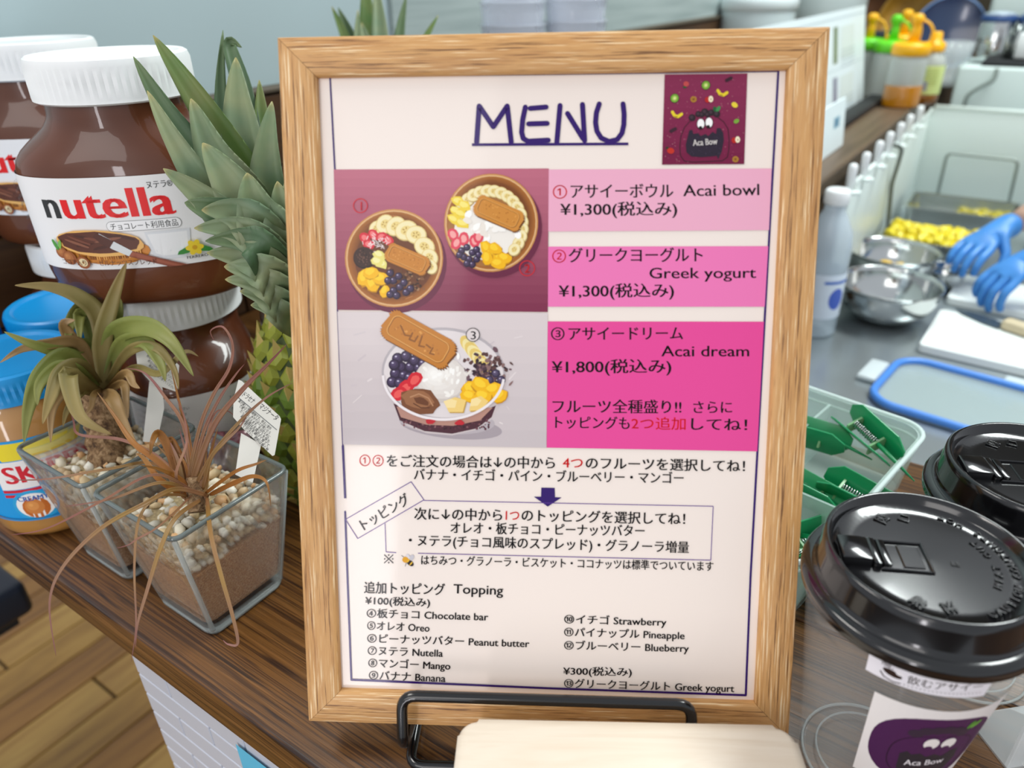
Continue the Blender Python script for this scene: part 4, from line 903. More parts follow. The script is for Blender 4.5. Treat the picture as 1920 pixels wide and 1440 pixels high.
crown(pc, [
    ([(715, 320, cb), (700, 180, cb), (690, 60, cb), (684, -60, cb)], .034, 1),
    ([(715, 320, cb), (715, 180, .79), (712, 60, .79), (704, -40, .79)], .030, 0),
    ([(715, 330, cb), (750, 190, cb), (748, 80, cb), (762, -10, cb)], .022, 2),
    ([(715, 330, cb), (770, 180, cb), (790, 90, cb), (822, 28, cb)], .016, 1),
    ([(715, 330, cb), (680, 190, .79), (655, 90, .79), (622, 12, .79)], .022, 1),
    ([(715, 330, cb), (690, 190, .80), (665, 90, .80), (634, 14, .80)], .026, 2),
    ([(715, 330, cb), (690, 190, .78), (672, 90, .78), (671, 18, .78)], .018, 0),
    ([(715, 330, cb), (700, 200, .77), (690, 100, .77), (678, 42, .77)], .026, 0),
    ([(715, 340, cb), (640, 260, .78), (600, 200, .78), (580, 170, .78)], .03, 0),
    ([(715, 340, cb), (790, 260, .82), (830, 200, .82), (850, 170, .82)], .03, 0)])
# ================================================================ LIDDED CUPS
cupm = thin_clear('cup_plastic', (.90, .93, .93), .055, .06)
cupr = mat('cup_plastic_ring', '#c9d2d2', .15, alpha=.35)
def char_mesh(ch, size, ext=.00022):
    c = bpy.data.curves.new('t', 'FONT'); c.body = ch; c.size = size; c.extrude = ext; c.bevel_depth = .00014; c.resolution_u = 2; c.align_x = 'CENTER'; c.align_y = 'CENTER'
    o = bpy.data.objects.new('t', c); me = bpy.data.meshes.new_from_object(o); bpy.data.objects.remove(o); bpy.data.curves.remove(c); return me
def make_lid(t, zb):
    # zb = height of the cup rim
    b = bmesh.new()
    lathe(b, [(.0466, zb-.0045), (.0482, zb-.0045), (.0486, zb-.0035), (.0480, zb-.0022), (.0490, zb-.0010), (.0490, zb+.001), (.0474, zb+.0028), (.0450, zb+.0030), (.0440, zb+.0034), (.0434, zb+.0060), (.0424, zb+.0150), (.0420, zb+.0180), (.0408, zb+.0192), (.0396, zb+.0188), (.0386, zb+.0150), (.0378, zb+.0140), (.0300, zb+.0141), (.0001, zb+.0146)], 72,
          lambda r, z, a: (r*cos(a)*(1+(.012*max(0, 1-abs(((a-2.9+pi) % (2*pi))-pi)/.45) if zb+.014 < z and r > .0405 else 0)), r*sin(a)), cap=False)
    lidm = obj('lid', b, M['black_gloss'], t)
    az = R(205)
    def plc(x, y): return V((x*cos(az)-y*sin(az), x*sin(az)+y*cos(az), 0))
    zt = zb+.0142
    b = bmesh.new()
    # drinking tab: hinge block near the rim, then a shallow tray
    box(b, .024, .0365, -.0075, .0075, zt-.002, zt+.0042, .0012, 2); box(b, .0205, .0240, -.0085, .0085, zt-.001, zt+.0030, .0010, 2)
    for y0 in (-.0095, .0085): box(b, .001, .0210, y0, y0+.0010, zt-.001, zt+.0014, .0004, 1)
    box(b, .0000, .0012, -.0095, .0095, zt-.001, zt+.0014, .0004, 1); box(b, .0030, .0115, -.0070, .0070, zt-.001, zt+.0009, .0004, 1); box(b, .0165, .0200, -.0080, .0080, zt-.001, zt+.0026, .0008, 2)
    for v in b.verts: q = plc(v.co.x, v.co.y); v.co = V((q.x, q.y, v.co.z))
    obj('drinking_tab', b, M['black_gloss'], lidm, smooth='auto')
    bm = bmesh.new()
    def put(ch, size, x, y, rot):
        me = char_mesh(ch, size); q = plc(x, y); me.transform(Matrix.Translation((q.x, q.y, zt+.0004)) @ Matrix.Rotation(rot+az, 4, 'Z')); bm.from_mesh(me); bpy.data.meshes.remove(me)
    for txt, rr, sp, sz in (('CAUTION CONTENTS HOT', .0330, .118, .0044), ('HEAT CUT', .0262, .15, .0040)):
        for i, ch in enumerate(txt):
            if ch == ' ': continue
            a = pi+(i-(len(txt)-1)/2)*sp; put(ch, sz, rr*cos(a), rr*sin(a), a+pi/2)
    for ch, x, y, r_ in (('図', .012, -.025, -2.2), ('□', .002, -.027, -2.0), ('熱', .012, .027, 2.2), ('注', .001, .028, 1.9), ('88', -.010, .002, 3.1)): put(ch, .0062 if ch != '88' else .0036, x, y, r_)
    obj('embossed_text', bm, M['black_gloss'], lidm, smooth=None)
RB, RT_, CH = .0315, .0462, .118
def make_cup(loc, label):
    t = thing('lidded_cup', label, 'cup', loc, 0, 'clear cups with black lids')
    b = bmesh.new(); r = lambda z: RB+(RT_-RB)*z/CH
    lathe(b, [(.001, .0040), (.022, .0040), (.024, .0012), (.0275, .0005), (RB-.001, 0), (RB, .0012), (r(.006), .006), (r(.06), .06), (r(CH), CH), (r(CH)-.0008, CH), (r(.06)-.0009, .06), (r(.007)-.0009, .007), (.026, .0052), (.001, .0052)], 64, cap=False)
    cb_ = obj('cup_body', b, cupm, t)
    b = bmesh.new(); tube(b, [((RB-.0015)*cos(2*pi*i/48), (RB-.0015)*sin(2*pi*i/48), .0014) for i in range(48)], .0008, 6, closed=True); tube(b, [(.0235*cos(2*pi*i/48), .0235*sin(2*pi*i/48), .0030) for i in range(48)], .0006, 6, closed=True); obj('foot_ring', b, cupr, cb_)
    make_lid(t, CH)
    return t
def cone_fn(a0, z0):
    def fn(u, v, k):
        r = RB+(RT_-RB)*(z0+v)/CH; a = a0+u/.0400; rr = r+.0003+k; return V((rr*cos(a), rr*sin(a), z0+v))
    return fn
cup = make_cup((.136, .0905, 0), 'nearer clear cup with black lid and purple round-character sticker'); cup.name = 'lidded_cup'
def stickers(t, a0, rot=0):
    p = Print(1.5e-5); p.poly([(0, 0), (.0405, 0), (.0405, .0135), (0, .0135)], '#f0ecf2')
    p.text('飲むアサイー', (.0135, .0035), (.0375, .0055), .0056, '#2a1d16', .01)
    p.blob(.0085, .0055, .0034, '#2a1712', .0018, -.3, 14, .03); p.line([(.0048, .0040), (.0062, .0018), (.0095, .0008), (.0118, .0015)], .0006, '#2a1712'); p.ell(.0108, .0072, .0014, .0014, '#f4f0f4')
    for i in range(14): a = i*.9; p.ell(.0048+i*.00022+.0009*cos(a), .0092+.0009*sin(a), .0003, .0003, '#2a1712', 0, 6)
    p.line([(.0030, .0110), (.0030, .0125)], .0004, '#2a1712'); p.line([(.0022, .01175), (.0038, .01175)], .0004, '#2a1712')
    for i in range(20): p.ell(.0130+i*.00128, .0019+.0001*i, .0003, .00022, '#2a1712', 0, 6)
    p.build('banner_sticker', M['print'], t, cone_fn(a0-R(7), .1010), cell=.003)
    p = Print(1.5e-5); W_ = .056; H_ = .058
    p.poly([(0, 0), (W_, 0), (W_, H_), (0, H_)], '#efe9e6')
    PUR = '#4a1d4f'; pts = []
    for i in range(40): a = 2*pi*i/40; n = 2.5; e = (abs(cos(a))**n+abs(sin(a))**n)**(-1/n); pts.append((.0285+.0255*e*cos(a), .0275+.0245*e*sin(a)))
    p.poly(pts, PUR); pts = []
    for i in range(40): a = 2*pi*i/40; n = 2.6; e = (abs(cos(a))**n+abs(sin(a))**n)**(-1/n); pts.append((.0295+.0180*e*cos(a), .0225+.0165*e*sin(a)))
    p.line(pts, .0005, '#2a0f2e', True, False)
    p.poly([(.0160, .0235), (.0185, .0262), (.0205, .0240), (.0240, .0255), (.0270, .0230), (.0300, .0252), (.0340, .0230), (.0370, .0268), (.0405, .0275), (.0420, .0200), (.0400, .0110), (.0350, .0090), (.0220, .0088), (.0170, .0120)], '#2b2731')
    for x, y in ((.0185, .0400), (.0220, .0425), (.0260, .0435), (.0300, .0440), (.0340, .0430), (.0375, .0410)): p.ell(x, y, .0030, .0028, '#37283c')
    p.ell(.0395, .0455, .0012, .0028, '#5b9a35', -.4, 10); p.ell(.0420, .0450, .0012, .0030, '#6fae3f', -.8, 10)
    for x in (.0262, .0335): p.ell(x, .0335, .0031, .0040, '#f3ece8'); p.ell(x-.0004, .0303, .0017, .0015, PUR)
    p.text('Aca Bow', (.0195, .0155), (.0365, .0175), .0062, '#f4eef2', .01)
    p.build('square_sticker', M['print'], t, cone_fn(a0, .0330), cell=.003)
stickers(cup, R(-96))
cup2 = make_cup((.1720, .1860, 0), 'farther clear cup with black lid, behind the nearer cup at the right edge')
stickers(cup2, R(-110))
# acrylic sign holder
e0 = at(1884, 1440, 0); e1 = at(2120, 1400, 0); dd = (e1-e0); dd.z = 0; dd.normalize(); nn_ = V((-dd.y, dd.x, 0))
sg = thing('sign_holder', 'clear acrylic stand with a white card at the lower right corner', 'sign', (e0.x, e0.y, 0), math.atan2(dd.y, dd.x))
b = bmesh.new(); box(b, 0, .10, -.0012, .0012, 0.001, .066, .0004, 1); box(b, 0, .10, -.002, .030, 0, .0012); obj('acrylic', b, thin_clear('acrylic_sheet', (.92, .95, .96), .35, .05), sg, smooth=False)
b = bmesh.new(); box(b, .0075, .10, -.0022, -.0014, .003, .0655); obj('card', b, M['white_plastic'], sg, smooth=False)
# ================================================================ CLIP BOX
boxm = mat('translucent_box_plastic', '#d6ebe4', .25, alpha=.42); boxm2 = mat('translucent_box_rim', '#e6f6f2', .25, alpha=.7)
tr = at(1748, 795, .055); ang = R(-10); Lx, Ly = .205, .205
ctr_ = V((tr.x, tr.y, 0)) - V((cos(ang)*Lx/2-sin(ang)*Ly/2, sin(ang)*Lx/2+cos(ang)*Ly/2, 0))
bx = thing('storage_box', 'open translucent plastic box holding green clips on the counter', 'box', (ctr_.x, ctr_.y, 0), ang)
b = bmesh.new(); rp = lambda f, r: round_poly(Lx-f, Ly-f, r, 6)
loft(b, [(rp(.014, .014), 0), (rp(.012, .016), .002), (rp(.002, .018), .045), (rp(.003, .018), .050), (rp(.006, .017), .050), (rp(.006, .017), .045), (rp(.015, .014), .0028)]); obj('tray', b, boxm, bx, smooth='auto')
b = bmesh.new(); pp_ = rp(.0, .019); tube(b, [(x, y, .0505) for x, y in pp_], .0018, 8, closed=True); tube(b, [(x, y, .042) for x, y in rp(.003, .018)], .0010, 6, closed=True); obj('rim', b, boxm2, bx)
b = bmesh.new(); box(b, -.0010, .0010, -Ly/2+.007, Ly/2-.007, .003, .046); obj('divider', b, boxm, bx, smooth=False, loc=(.030, 0, 0))
b = bmesh.new(); box(b, -.0010, .0010, -Lx/2+.007, Lx/2-.007, .003, .040); obj('divider', b, boxm, bx, smooth=False, loc=(0, -.02, 0), rot=(0, 0, pi/2))
grn = mat('green_clip_plastic', '#17935a', .28, coat=.3); grd = mat('green_clip_bracket', '#7fae7c', .35)
def make_clip():
    t = thing('bag_clip', 'x', 'clip', group='green spring clips in the translucent box')
    def plate(s):
        b = bmesh.new(); L, W_ = .056, .021
        prism(b, [(-L*.5, -W_*.18), (-L*.34, -W_*.5), (L*.34, -W_*.5), (L*.5, -W_*.18), (L*.5, W_*.18), (L*.34, W_*.5), (-L*.34, W_*.5), (-L*.5, W_*.18)], -.0007, .0007, .0004)
        return b
    obj('grip_plate', plate(0), grn, t, smooth='auto', loc=(0, .0070, .0105), rot=(R(68), 0, 0)); obj('grip_plate', plate(1), grn, t, smooth='auto', loc=(0, -.0070, .0105), rot=(R(-68), 0, R(4)))
    for x in (-.014, .010):
        b = bmesh.new(); prism(b, [(-.009, -.002), (.009, -.002), (.006, .006), (-.006, .006)], -.0008, .0008); obj('bracket', b, grd, t, smooth=False, loc=(x, 0, .008), rot=(R(90), 0, R(90)))
    b = bmesh.new(); tube(b, [(-.013+.0225*i/70, .0030*cos(i*1.1), .0120+.0030*sin(i*1.1)) for i in range(71)], .00045, 5); obj('spring', b, M['steel'], t)
    b = bmesh.new(); tube(b, [(.010, 0, .012), (.020, 0, .0115), (.030, 0, .010), (.046, .001, .006)], [.0018, .0017, .0014, .0005], 8); obj('prong', b, grn, t)
    return t
cl = make_clip()
cps = [((1636, 806, .056), R(-48), 'green spring clip on top beside the far rim of the box'), ((1522, 812, .046), R(-22), 'green spring clip half hidden by the frame, next to the far rim'), ((1610, 925, .036), R(-18), 'green spring clip in the middle of the box behind the cup lid'), ((1505, 915, .034), R(-25), 'green spring clip showing one end beside the frame edge'), ((1535, 1000, .020), R(40), 'green spring clip lying low at the left of the cup lid'), ((1515, 1070, .012), R(-60), 'green spring clip at the near end of the box, lowest of all')]
for i, ((x, y, z), a, lb) in enumerate(cps):
    o = cl if i == 0 else dup(cl); q = at(x, y, z); o.location = (q.x, q.y, z-.013 if z-.013 > .0035 else .0035); o.rotation_euler = (R([24, -8, 6, -10, 12, 4][i]), R([8, -5, 10, 4, -6, 3][i]), a+R(10)); o['label'] = lb
# green/pale sachet under the clips
b = bmesh.new(); prism(b, round_poly(.12, .10, .01), .0032, .009, .002); o = obj('folded_cloth', b, mat('pale_green_cloth', '#3f8f72', .8), loc=(ctr_.x-.03, ctr_.y-.04, 0), rot=(0, 0, ang)); tag(o, 'flat green plastic sheet at the bottom of the clip box', 'sheet')
# ================================================================ KITCHEN WORKTOP THINGS
ZT = -.1195
st_m = M['steel']
def bowl_mesh(r, h):
    b = bmesh.new(); prof = [(r*.32, 0)] + [(r*(.32+.68*sin(t*pi/2)**.9), h*(1-cos(t*pi/2))) for t in (.15, .3, .45, .6, .75, .9, 1)] + [(r*1.04, h), (r*1.045, h-.001), (r*1.02, h-.0016)]
    inner = [(r*.985, h-.002)] + [((r*(.32+.68*sin(t*pi/2)**.9))-.0012, h*(1-cos(t*pi/2))+.0012) for t in (.9, .75, .6, .45, .3, .15)] + [(r*.3, .0012), (.0005, .0012)]
    lathe(b, [(.0005, 0)]+prof[:-2]+inner, 56, cap=False); return b
mg = mat('mango_flesh', '#f0c000', .4, var=.12, vscale=60, coat=.3); mgl = mat('pineapple_flesh', '#e8d322', .4, var=.15, vscale=60, coat=.3)
def chunk_mesh():
    b = bmesh.new(); bmesh.ops.create_cube(b, size=1); bmesh.ops.bevel(b, geom=b.edges[:], offset=.18, segments=2, affect='EDGES')
    for v in b.verts: v.co *= random.uniform(.88, 1.12)
    me = bpy.data.meshes.new('chunk'); b.to_mesh(me); b.free(); [setattr(q, 'use_smooth', True) for q in me.polygons]; return me
CK = [chunk_mesh() for _ in range(5)]; CK2 = []
for c in CK: c2 = c.copy(); c.materials.append(mg); c2.materials.append(mgl); CK2.append(c2)
def chunks(base, sp, src, name, label, cat, group):
    for i, (x, y, z, s_) in enumerate(sp):
        o = bpy.data.objects.new(name, src[i % 5]); link(o); o.location = (x, y, z); o.scale = (s_*1.3, s_, s_*.7); o.rotation_euler = (random.random(), random.random(), random.random()*3); tag(o, label, cat, group)
rc = at(1669, 530, ZT+.056); fb_ = V((rc.x, rc.y, ZT))
tag(obj('mixing_bowl', bowl_mesh(.071, .057), st_m, loc=fb_), 'front stainless steel mixing bowl, empty, nearest the white chopping board', 'bowl')
rc = at(1668, 483, ZT+.056); mb_ = V((rc.x, fb_.y+.146, ZT))
tag(obj('mixing_bowl', bowl_mesh(.068, .060), st_m, loc=mb_), 'stainless steel mixing bowl holding a few mango pieces behind the front bowl', 'bowl')
chunks(mb_, [(mb_.x+random.uniform(-.03, .03), mb_.y+random.uniform(-.022, .022), ZT+.020+random.uniform(0, .008), .018) for _ in range(12)], CK, 'mango_piece', 'orange-yellow mango piece in the middle steel bowl', 'fruit', 'mango pieces in the steel bowl')
rc = at(1757, 505, ZT+.03); sb = V((rc.x+.012, rc.y, ZT)); tag(obj('mixing_bowl', bowl_mesh(.032, .034), st_m, loc=sb), 'small steel bowl to the right of the mango bowl by the gloved hand', 'bowl')
def tray(cx, cy, L, W_, h, name, label, z=ZT, m=None, rz=0):
    b = bmesh.new(); f = lambda k, r=.012: round_poly(L-k, W_-k, r, 5)
    loft(b, [(f(.02), 0), (f(.012), .002), (f(.004), h-.001), (f(-.012), h), (f(-.012), h-.0012) if False else (f(-.010), h+.0005), (f(.003), h+.0004), (f(.0145), .004)]); return tag(obj(name, b, m or st_m, smooth='auto', loc=(cx, cy, z), rot=(0, 0, rz)), label, 'tray')
q = at(1688, 458, ZT+.04); ty = 1.285
q.x = .024
tray(q.x+.0, ty, .170, .115, .045, 'steel_tray', 'stainless steel tray heaped with yellow pineapple chunks')
chunks(None, [(q.x-.070+.0155*i+random.uniform(-.004, .004), ty-.036+.024*j+random.uniform(-.004, .004), ZT+.030+.012*k, .021) for i in range(10) for j in range(4) for k in range(2)], CK2, 'pineapple_chunk', 'yellow pineapple chunk in the heaped steel tray', 'fruit', 'pineapple chunks in the near tray')
q2 = at(1712, 378, ZT+.04); ty2 = 1.50; q2.x = .058
tray(q2.x-.02, ty2, .19, .125, .05, 'steel_tray', 'second steel tray behind, with a little yellow fruit in its far corner')
chunks(None, [(q2.x-.02+.019*i, ty2-.03+.024*j, ZT+.020, .021) for i in range(5) for j in range(3)], CK2, 'pineapple_chunk', 'yellow pineapple chunk in the rear steel tray', 'fruit', 'pineapple chunks in the rear tray')
# clear container with shredded coconut
q3 = at(1765, 452, ZT+.02); cy3 = 1.42; cx3 = .285
tb = thing('food_container', 'clear lidded plastic container of pale shredded topping beside the trays', 'container', (cx3, cy3, ZT))
b = bmesh.new(); loft(b, [(round_poly(.25, .15, .02), 0), (round_poly(.262, .162, .02), .07), (round_poly(.258, .158, .02), .07), (round_poly(.246, .146, .02), .002)]); obj('box', b, mat('cloudy_plastic', '#dfe8e4', .2, alpha=.4), tb, smooth='auto')
b = bmesh.new(); prism(b, round_poly(.272, .172, .022), .071, .077, .002); obj('lid', b, mat('cloudy_lid', '#e4efec', .2, alpha=.5), tb, smooth='auto')
b = bmesh.new(); prism(b, round_poly(.236, .136, .02), .004, .050, .006); obj('topping', b, mat('shredded_topping', '#e6e2c0', .9, var=.2, vscale=90), tb)
# chopping boards and knife
pe = mat('white_chopping_board', '#eef3f0', .4)
def board_at(p_, q_, L, label, th=.012, dz=0):
    a, c = at(*p_, ZT+th+dz), at(*q_, ZT+th+dz); e = (c-a); W_ = e.length; e.normalize(); x_ = V((e.y, -e.x, 0)); an = math.atan2(x_.y, x_.x)
    b = bmesh.new(); prism(b, [(x, y) for x, y in round_poly(L, W_, .008, 4, L/2, W_/2)], 0, th, .0015); return tag(obj('chopping_board', b, pe, loc=(a.x, a.y, ZT+dz), rot=(0, 0, an), smooth='auto'), label, 'board'), a, e, x_
bd1 = board_at((1722, 645), (1764, 578), .36, 'nearer white chopping board with the knife along its far edge')
bd2 = board_at((1775, 557), (1803, 513), .33, 'farther white chopping board beneath the gloved hands')
kn = thing('kitchen_knife', 'kitchen knife with grey blade and pale wooden handle between the boards', 'knife')
ka, kb, kc = at(1792, 578, ZT+.0145), at(1886, 608, ZT+.0145), at(1960, 634, ZT+.0145)
dk = (kc-ka).normalized(); pk = V((-dk.y, dk.x, 0)); an = math.atan2(dk.y, dk.x); kn.location = (ka.x, ka.y, ZT+.0130); kn.rotation_euler = (0, 0, an); l1 = (kb-ka).length
b = bmesh.new(); prism(b, [(0, 0), (.015, -.010), (.05, -.018), (l1, -.019), (l1, .006), (.02, .006)], 0, .0016); obj('blade', b, mat('blade_steel', '#59656c', .3, metal=.7), kn, smooth=False)
b = bmesh.new(); prism(b, round_poly(.11, .022, .006, 4, l1+.055, -.006), -.0005, .0135, .004); obj('handle', b, mat('pale_handle_wood', '#cdbd9c', .5), kn)
# blue-rimmed lid
bl0, bl1 = at(1672, 700, ZT+.01), at(1708, 672, ZT+.01)
lt = at(1645, 722, ZT+.008); top_ = at(1705, 668, ZT+.008); bot = at(1710, 775, ZT+.008)
lidth = thing('container_lid', 'clear locking container lid with blue gasket rim lying on the steel worktop', 'lid', (lt.x+.150, (top_.y+bot.y)/2-.012, ZT), R(-7))
b = bmesh.new(); prism(b, round_poly(.300, .150, .035, 8), .001, .004, .001); obj('panel', b, mat('clear_lid_panel', '#cfe0e0', .15, alpha=.38), lidth, smooth='auto')
b = bmesh.new(); tube(b, [(x, y, .006) for x, y in round_poly(.296, .146, .035, 8)], .0050, 8, closed=True); obj('gasket', b, mat('blue_gasket', '#4f8fe6', .35), lidth)
for x, y, a in ((-.166, .01, 0), (0, -.086, pi/2), (0, .086, pi/2)):
    b = bmesh.new(); box(b, -.012, .012, -.030, .030, .001, .008, .003, 2); obj('latch', b, mat('latch_plastic', '#e6f0f2', .3, alpha=.75), lidth, loc=(x, y, 0), rot=(0, 0, a))
# clear bottle at the frame edge
q = at(1512, 632, ZT); bt = thing('spray_bottle', 'cloudy plastic bottle with blue printed label, half hidden by the frame', 'bottle', (q.x, q.y+.03, ZT))
b = bmesh.new(); lathe(b, [(.001, 0), (.028, 0), (.031, .004), (.031, .13), (.029, .150), (.018, .172), (.014, .180), (.014, .190)], 40); obj('bottle_body', b, mat('cloudy_bottle', '#d4e2ec', .25, alpha=.6), bt)
b = bmesh.new(); lathe(b, [(.0316, .030), (.0317, .031), (.0317, .095), (.0316, .096)], 40, cap=False); obj('label', b, mat('bottle_label', '#dce6f2', .4), bt)
pr = Print(3e-5); pr.ell(0, .03, .012, .016, '#3f5fc0'); pr.line([(-.02, .055), (.02, .055)], .004, '#3b6cc4'); pr.build('label_print', M['print'], bt, lambda u, v, k: V(((.0320+k)*cos(-.55+u/.032), (.0320+k)*sin(-.55+u/.032), .03+v)), cell=.004)
b = bmesh.new(); lathe(b, [(.015, .188), (.0165, .190), (.0165, .205), (.014, .208)], 24); obj('cap', b, M['white_plastic'], bt)
# white splash guard with pegs, wire racks
gm = mat('white_guard_plastic', '#dfeae5', .35)
gd = thing('dish_basket', 'large white plastic dish basket with a row of pegs beside the wooden ledge', 'basket', (0, 0, 0))
gx0, gy1 = -.082, 1.69
b = bmesh.new(); box(b, gx0, gx0+.006, .93, gy1, ZT, .070, .002, 2); obj('left_side', b, gm, gd)
b = bmesh.new(); box(b, gx0, .48, gy1-.003, gy1+.005, ZT, .078, .003, 2); tube(b, [(gx0+.01, gy1, .080), (.48, gy1, .080)], .0055, 10); obj('back_side', b, gm, gd)
b = bmesh.new(); tube(b, [(gx0+.003, .93, .070), (gx0+.003, gy1, .070)], .004, 10); obj('left_rim', b, gm, gd)
pegx = [(1574, 333), (1599, 315), (1623, 297), (1647, 280), (1666, 266), (1685, 253), (1702, 240), (1720, 228)]
b = bmesh.new(); lathe(b, [(.0062, 0), (.0062, .030), (.0052, .0345), (.002, .036), (.0003, .036)], 16); pme = bpy.data.meshes.new('peg'); b.to_mesh(pme); b.free(); pme.materials.append(M['white_plastic']); [setattr(f_, 'use_smooth', True) for f_ in pme.polygons]
b = bmesh.new(); lathe(b, [(.011, 0), (.011, .004), (.006, .006)], 16); pbe = bpy.data.meshes.new('peg_base'); b.to_mesh(pbe); b.free(); pbe.materials.append(gm)
for x, y in pegx:
    d = ray(x, y); k = (gx0+.003-CAM.x)/d.x; w_ = CAM+d*k; o = bpy.data.objects.new('peg', pme); link(o, gd); o.location = (gx0+.004, min(max(w_.y, .95), 1.68), .070)
    o2 = bpy.data.objects.new('peg_base', pbe); link(o2, gd); o2.location = (gx0+.010, o.location.y, .064)
wr_m = mat('dull_wire', '#8d9791', .4, metal=.4)
def wy(x, y, yy=1.62): return aty(x, y, yy)
wrk = thing('wire_rack', 'bent grey wire rack standing inside the white dish basket', 'rack')
b = bmesh.new(); A_, B_, C_, D_ = wy(1757, 370), wy(1776, 287), wy(1910, 301), wy(1896, 372); A_.z = D_.z = ZT+.005; tube(b, rnd([A_, B_, C_, D_], .012), .0032, 8); tube(b, rnd([A_, D_], .01), .003, 8); obj('frame_wire', b, wr_m, wrk)
b = bmesh.new(); A_, B_, C_, D_ = at(1660, 268, .082), at(1692, 276, .074), at(1686, 300, .05), at(1672, 345, .0); tube(b, rnd([A_, B_, C_, D_, V((D_.x+.01, D_.y+.02, ZT+.005))], .01), .0034, 8); obj('dark_hook', b, mat('dark_wire', '#5b625e', .4), wrk)
# ================================================================ LEDGE THINGS
ZL = .0802
def onl(x, y): q = at(x, y, ZL); return q
# menu cards
c1_ = aty(1617, 180, 1.72); cdm = mat('card_white', '#eaf6f8', .4)
def card(name, x0, ya, yb, z0, z1, label, pics):
    t = thing(name, label, 'card', (x0, ya, z0)); b = bmesh.new(); box(b, -.002, .002, 0, yb-ya, 0, z1-z0); obj('board', b, cdm, t, smooth=False)
    p = Print(2e-5); L, H_ = yb-ya, z1-z0
    for (u, v, w_, h_, c) in pics: p.poly([(u*L, v*H_), ((u+w_)*L, v*H_), ((u+w_)*L, (v+h_)*H_), (u*L, (v+h_)*H_)], c)
    p.build('printed_pictures', M['print'], t, lambda x, y, z: V((.0022+z, x, y))); return t
d = ray(1618, 180); xa = -.225; k = (xa-CAM.x)/d.x; yb_ = (CAM+d*k).y; zt_ = (CAM+ray(1617, 15)*((xa-CAM.x)/ray(1617, 15).x)).z
pics = [(.30+.33*i, .52-.47*j, .045, .34, ['#8f8fa0', '#7f8f72'][(i+j) % 2]) for i in range(2) for j in range(2)] + [(.38+.33*i, .55-.47*j, .15, .30, '#dfe9e4') for i in range(2) for j in range(2)] + [(.0, .46, 1, .006, '#c5d6da'), (.0, .93, 1, .01, '#c2d0d6')] + [(.05+.33*i, .62-.47*j-.04*k, .16, .008, '#b9c4c8') for i in range(3) for j in range(2) for k in range(5)]
tc_ = card('picture_card', xa, .98, yb_, ZL, zt_, 'tall white card with small pictures standing behind the frame on the ledge', pics)
tc_.rotation_euler = (0, R(-9.5), 0)
d = ray(1577, 275); xa2 = -.150; y2 = (CAM+d*((xa2-CAM.x)/d.x)).y; z2 = (CAM+ray(1581, 190)*((xa2-CAM.x)/ray(1581, 190).x)).z
tc2 = card('picture_card', xa2, .94, y2, ZL, z2, 'small white card with a blue mark, lower and nearer than the tall card', [(.72, .48, .14, .22, '#7fb0c4'), (.76, .52, .05, .14, '#2f5f86')])
tc2.rotation_euler = (0, R(-6), 0)
bm = bmesh.new(); q = onl(1630, 190); box(bm, -.018, .018, -.35, .24, 0, .012, .003, 2); tag(obj('black_tray', bm, M['black_matt'], loc=(-.196, 1.50, ZL)), 'low black tray on the ledge below the white cards', 'tray')
bm = bmesh.new(); q = onl(1632, 172); prism(bm, round_poly(.10, .10, .01), 0, .120, .003); tag(obj('dark_bin', bm, mat('navy_plastic', '#1b2c36', .4), loc=(-.275, 2.02, ZL)), 'dark navy plastic bin behind the squeeze bottles', 'bin')
fro = mat('frosted_plastic', '#cfd6d2', .3, alpha=.62); yel = mat('yellow_cap', '#f7b500', .35); gre = mat('lime_cap', '#62d21a', .35); syr = mat('amber_syrup', '#b9770c', .2, coat=.5)
def squeeze(px, py, s_, cap, noz, fill, label, loop=True):
    q = onl(px, py); t = thing('squeeze_bottle', label, 'bottle', (q.x, q.y, ZL), 0, 'squeeze bottles on the ledge')
    r, h = .0365*s_, .102*s_
    b = bmesh.new(); lathe(b, [(.001, 0), (r*.93, 0), (r, .004), (r, h*.85), (r*.97, h*.95), (r*.85, h)], 32); obj('bottle_body', b, fro, t)
    if fill: b = bmesh.new(); lathe(b, [(.001, .001), (r*1.005, .001), (r*1.012, .005), (r*1.012, h*fill), (r*1.002, h*fill+.001)], 32); obj('syrup', b, syr, t)
    b = bmesh.new(); lathe(b, [(r*.99, h), (r*1.05, h+.002), (r*1.05, h+.018*s_), (r*.95, h+.023*s_), (r*.3, h+.026*s_)], 32); obj('cap', b, cap, t)
    b = bmesh.new(); lathe(b, [(r*.32, h+.024*s_), (r*.24, h+.05*s_), (r*.2, h+.058*s_), (r*.33, h+.061*s_), (r*.34, h+.072*s_), (r*.2, h+.077*s_), (.0005, h+.078*s_)], 20); obj('nozzle', b, noz, t)
    if loop: b = bmesh.new(); tube(b, smooth_path([(r*.2, 0, h+.068*s_), (r*.7, 0, h+.058*s_), (r*.95, 0, h+.04*s_), (r, 0, h+.02*s_)], 4), .0028*s_, 6); obj('tether', b, noz, t)
    return t
squeeze(1686, 199, 1.0, yel, yel, .42, 'squeeze bottle of amber syrup with yellow cap, nearest of the row')
squeeze(1652, 184, .96, gre, gre, 0, 'frosted squeeze bottle with lime green cap and nozzle behind the syrup bottle')
squeeze(1610, 176, .96, gre, yel, 0, 'squeeze bottle with green collar and yellow nozzle next to the white card')
squeeze(1672, 170, .98, yel, yel, 0, 'yellow-nozzled squeeze bottle behind the lime green one')
q = onl(1727, 194); t = thing('honey_bottle', 'clear bottle with pale yellow label and tall yellow cap beside the glass', 'bottle', (q.x, q.y, ZL))
